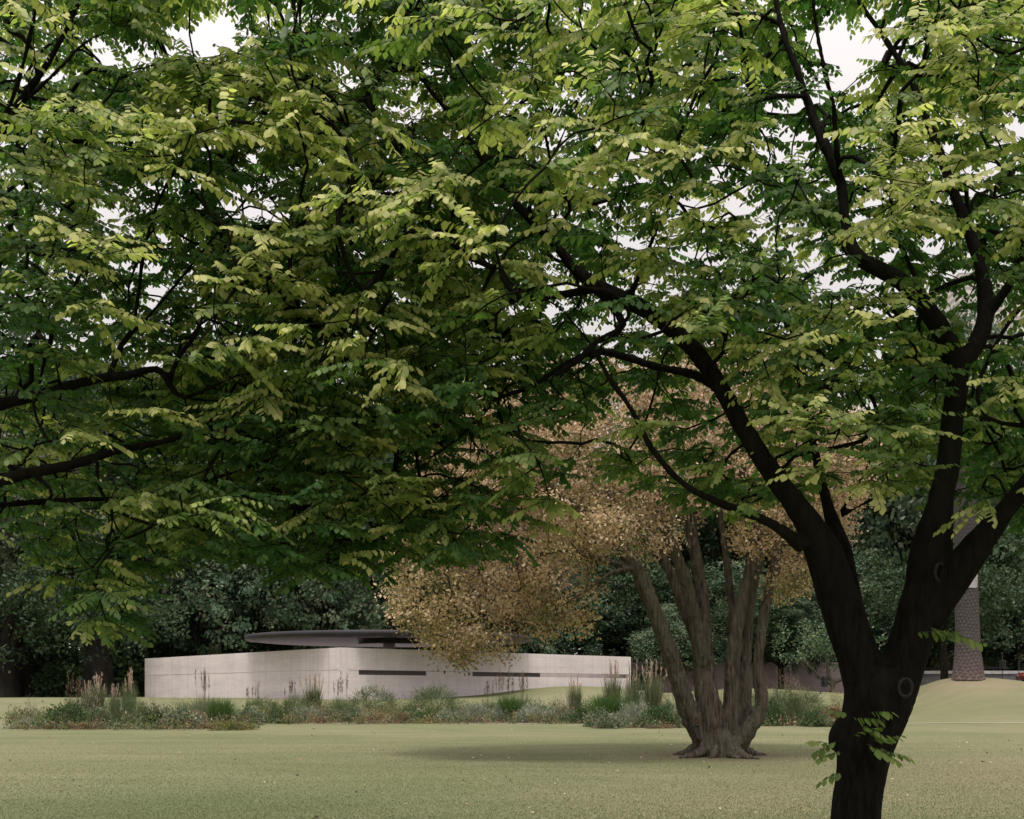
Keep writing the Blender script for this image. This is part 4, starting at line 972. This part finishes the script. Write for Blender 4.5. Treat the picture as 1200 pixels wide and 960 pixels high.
# low mixed ground cover between the plants
g=np.random.default_rng(31); gc=MB(); X=[];Zc=[]
zones=[(10,300,856.5,840),(300,700,849.5,834),(690,812,854.5,836),(884,1000,852.5,836)]
palm_=np.vstack([rusty,green,green,dkg,tuftc,yel,beige])*.85
for (a,b_,y0,y1) in zones:
    n_=int((b_-a)*3.6)
    for _ in range(n_):
        px=g.uniform(a,b_); py=g.uniform(y1,y0); x,Y,z=on_ground(px,py); X.append([x,Y,z]); 
X=np.array(X); n_=14; N=len(X)*n_; cc=palm_[g.integers(0,len(palm_),len(X))]
ps=np.repeat(X,n_,0)+np.abs(g.normal(0,1,(N,3)))*np.array([0,0,.19])+g.normal(0,1,(N,3))*np.array([.14,.2,0])
L=g.uniform(.06,.16,N); dd=g.normal(0,.5,(N,3)); dd[:,2]+=.7; add_leaves(gc,ps,dd,g.normal(0,.6,(N,3))+np.array([0,-.4,.6]),L,L*.4,np.repeat(cc,n_,0)*g.uniform(.7,1.3,(N,1)))
tag(gc.build('ground_cover',M['plant_leaf']),'low mixed ground cover filling the flower bed','ground cover',kind='stuff')

# ------------------------------------------------------------------ mown grass and fallen leaves
g=np.random.default_rng(12); m=MB()
N=330000; Y=13.5+ (g.random(N)**2.1)*24; x=(g.uniform(-1,1,N))*Y*.46; z=ground(x,Y)
hh=g.uniform(.010,.024,N)*np.clip(1.05-(Y-13.5)/26,.2,1); a=g.uniform(0,6.28,N); ww=g.uniform(.002,.005,N)*(.6+Y/20)
ln=g.normal(0,.5,(N,2))
b0=np.stack([x-np.cos(a)*ww,Y-np.sin(a)*ww,z],1); b1=np.stack([x+np.cos(a)*ww,Y+np.sin(a)*ww,z],1); tp=np.stack([x+ln[:,0]*hh,Y+ln[:,1]*hh,z+hh],1)
v=np.stack([b0,b1,tp],1).reshape(-1,3); f=np.arange(3*N).reshape(-1,3)
pal=np.array([(.160,.185,.092),(.14,.168,.080),(.185,.205,.105),(.225,.22,.13)]); m.add(v,f,col=np.repeat(pal[g.integers(0,4,N)]*g.uniform(.8,1.2,(N,1)),3,0))
tag(m.build('mown_grass',M['plant_leaf'],smooth=False),'short mown olive grass blades of the near lawn','grass',kind='stuff')
m=MB(); N=900; Y=14+g.random(N)**1.2*32; px=g.uniform(0,1200,N); x=(px-CX)/F*Y; keep=g.random(N)<np.where(x>3,1,.35); near_t=((x-footB[0])**2+(Y-YB)**2)<30; keep|=near_t; x=x[keep];Y=Y[keep]; N=len(x)
ps=np.stack([x,Y,ground(x,Y)+.03],1); L=g.uniform(.03,.08,N); cc=np.array([(.40,.34,.20),(.30,.20,.10),(.08,.06,.04),(.5,.46,.36)])[g.integers(0,4,N)]
add_leaves(m,ps,g.normal(0,1,(N,3))*np.array([1,1,.25]),np.tile([0,0,1.],(N,1))+g.normal(0,.5,(N,3)),L,L*.8,cc)
tag(m.build('fallen_leaves',M['plant_leaf']),'scattered fallen leaves on the lawn','fallen leaves',kind='stuff')

# ------------------------------------------------------------------ light, sky, camera
SUN_EL=math.radians(74); SUN_AZ=math.radians(185)   # azimuth clockwise from +Y: behind and right of the camera
sun=bpy.data.lights.new('sun','SUN'); sun.energy=1.9; sun.angle=math.radians(14); sun.color=(1,.95,.88)
so=link('sun',sun); dirv=Vector((math.sin(SUN_AZ)*math.cos(SUN_EL),math.cos(SUN_AZ)*math.cos(SUN_EL),math.sin(SUN_EL)))
so.rotation_euler=dirv.to_track_quat('Z','Y').to_euler(); so.location=(0,0,40)
w=bpy.data.worlds.new('World'); sc.world=w; w.use_nodes=True; nt=w.node_tree; bg=nt.nodes['Background']
sky=nt.nodes.new('ShaderNodeTexSky'); sky.sky_type='NISHITA'; sky.sun_disc=False; sky.sun_elevation=SUN_EL; sky.sun_rotation=SUN_AZ; sky.dust_density=4; sky.air_density=1.5
tc=nt.nodes.new('ShaderNodeTexCoord'); sp=nt.nodes.new('ShaderNodeSeparateXYZ'); nt.links.new(tc.outputs['Generated'],sp.inputs[0])
mr=nt.nodes.new('ShaderNodeMapRange'); mr.inputs['From Min'].default_value=0; mr.inputs['From Max'].default_value=1; mr.inputs['To Min'].default_value=5.0; mr.inputs['To Max'].default_value=19
pw=nt.nodes.new('ShaderNodeMath'); pw.operation='POWER'; pw.use_clamp=True; pw.inputs[1].default_value=2.0; nt.links.new(sp.outputs['Z'],pw.inputs[0]); nt.links.new(pw.outputs[0],mr.inputs['Value'])
nz=nt.nodes.new('ShaderNodeTexNoise'); nz.inputs['Scale'].default_value=2.2; nz.inputs['Detail'].default_value=5; nt.links.new(tc.outputs['Generated'],nz.inputs['Vector'])
mr2=nt.nodes.new('ShaderNodeMapRange'); mr2.inputs['To Min'].default_value=.88; mr2.inputs['To Max'].default_value=1.12; nt.links.new(nz.outputs['Fac'],mr2.inputs['Value'])
mu=nt.nodes.new('ShaderNodeMath'); mu.operation='MULTIPLY'; nt.links.new(mr.outputs[0],mu.inputs[0]); nt.links.new(mr2.outputs[0],mu.inputs[1])
vm=nt.nodes.new('ShaderNodeVectorMath'); vm.operation='SCALE'; vm.inputs[0].default_value=(1.0,.93,.90); nt.links.new(mu.outputs[0],vm.inputs['Scale'])
mx=nt.nodes.new('ShaderNodeMix'); mx.data_type='RGBA'; mx.inputs[0].default_value=.88; nt.links.new(sky.outputs[0],mx.inputs[6]); nt.links.new(vm.outputs[0],mx.inputs[7])
nt.links.new(mx.outputs[2],bg.inputs['Color']); bg.inputs['Strength'].default_value=.1

cam=bpy.data.cameras.new('camera'); co=link('camera',cam); co.location=(0,0,EYE); co.rotation_euler=(math.radians(90),0,0)
cam.sensor_width=36; cam.lens=36*F/1200; cam.shift_y=(HZ-480)/1200; cam.clip_start=.05; cam.clip_end=2000; sc.camera=co
sc.view_settings.view_transform='Standard'; sc.view_settings.look='None'; sc.view_settings.gamma=1; sc.view_settings.exposure=0.5
cy=sc.cycles; cy.max_bounces=8; cy.diffuse_bounces=4; cy.glossy_bounces=2; cy.transmission_bounces=5; cy.use_denoising=True; cy.caustics_reflective=False; cy.caustics_refractive=False
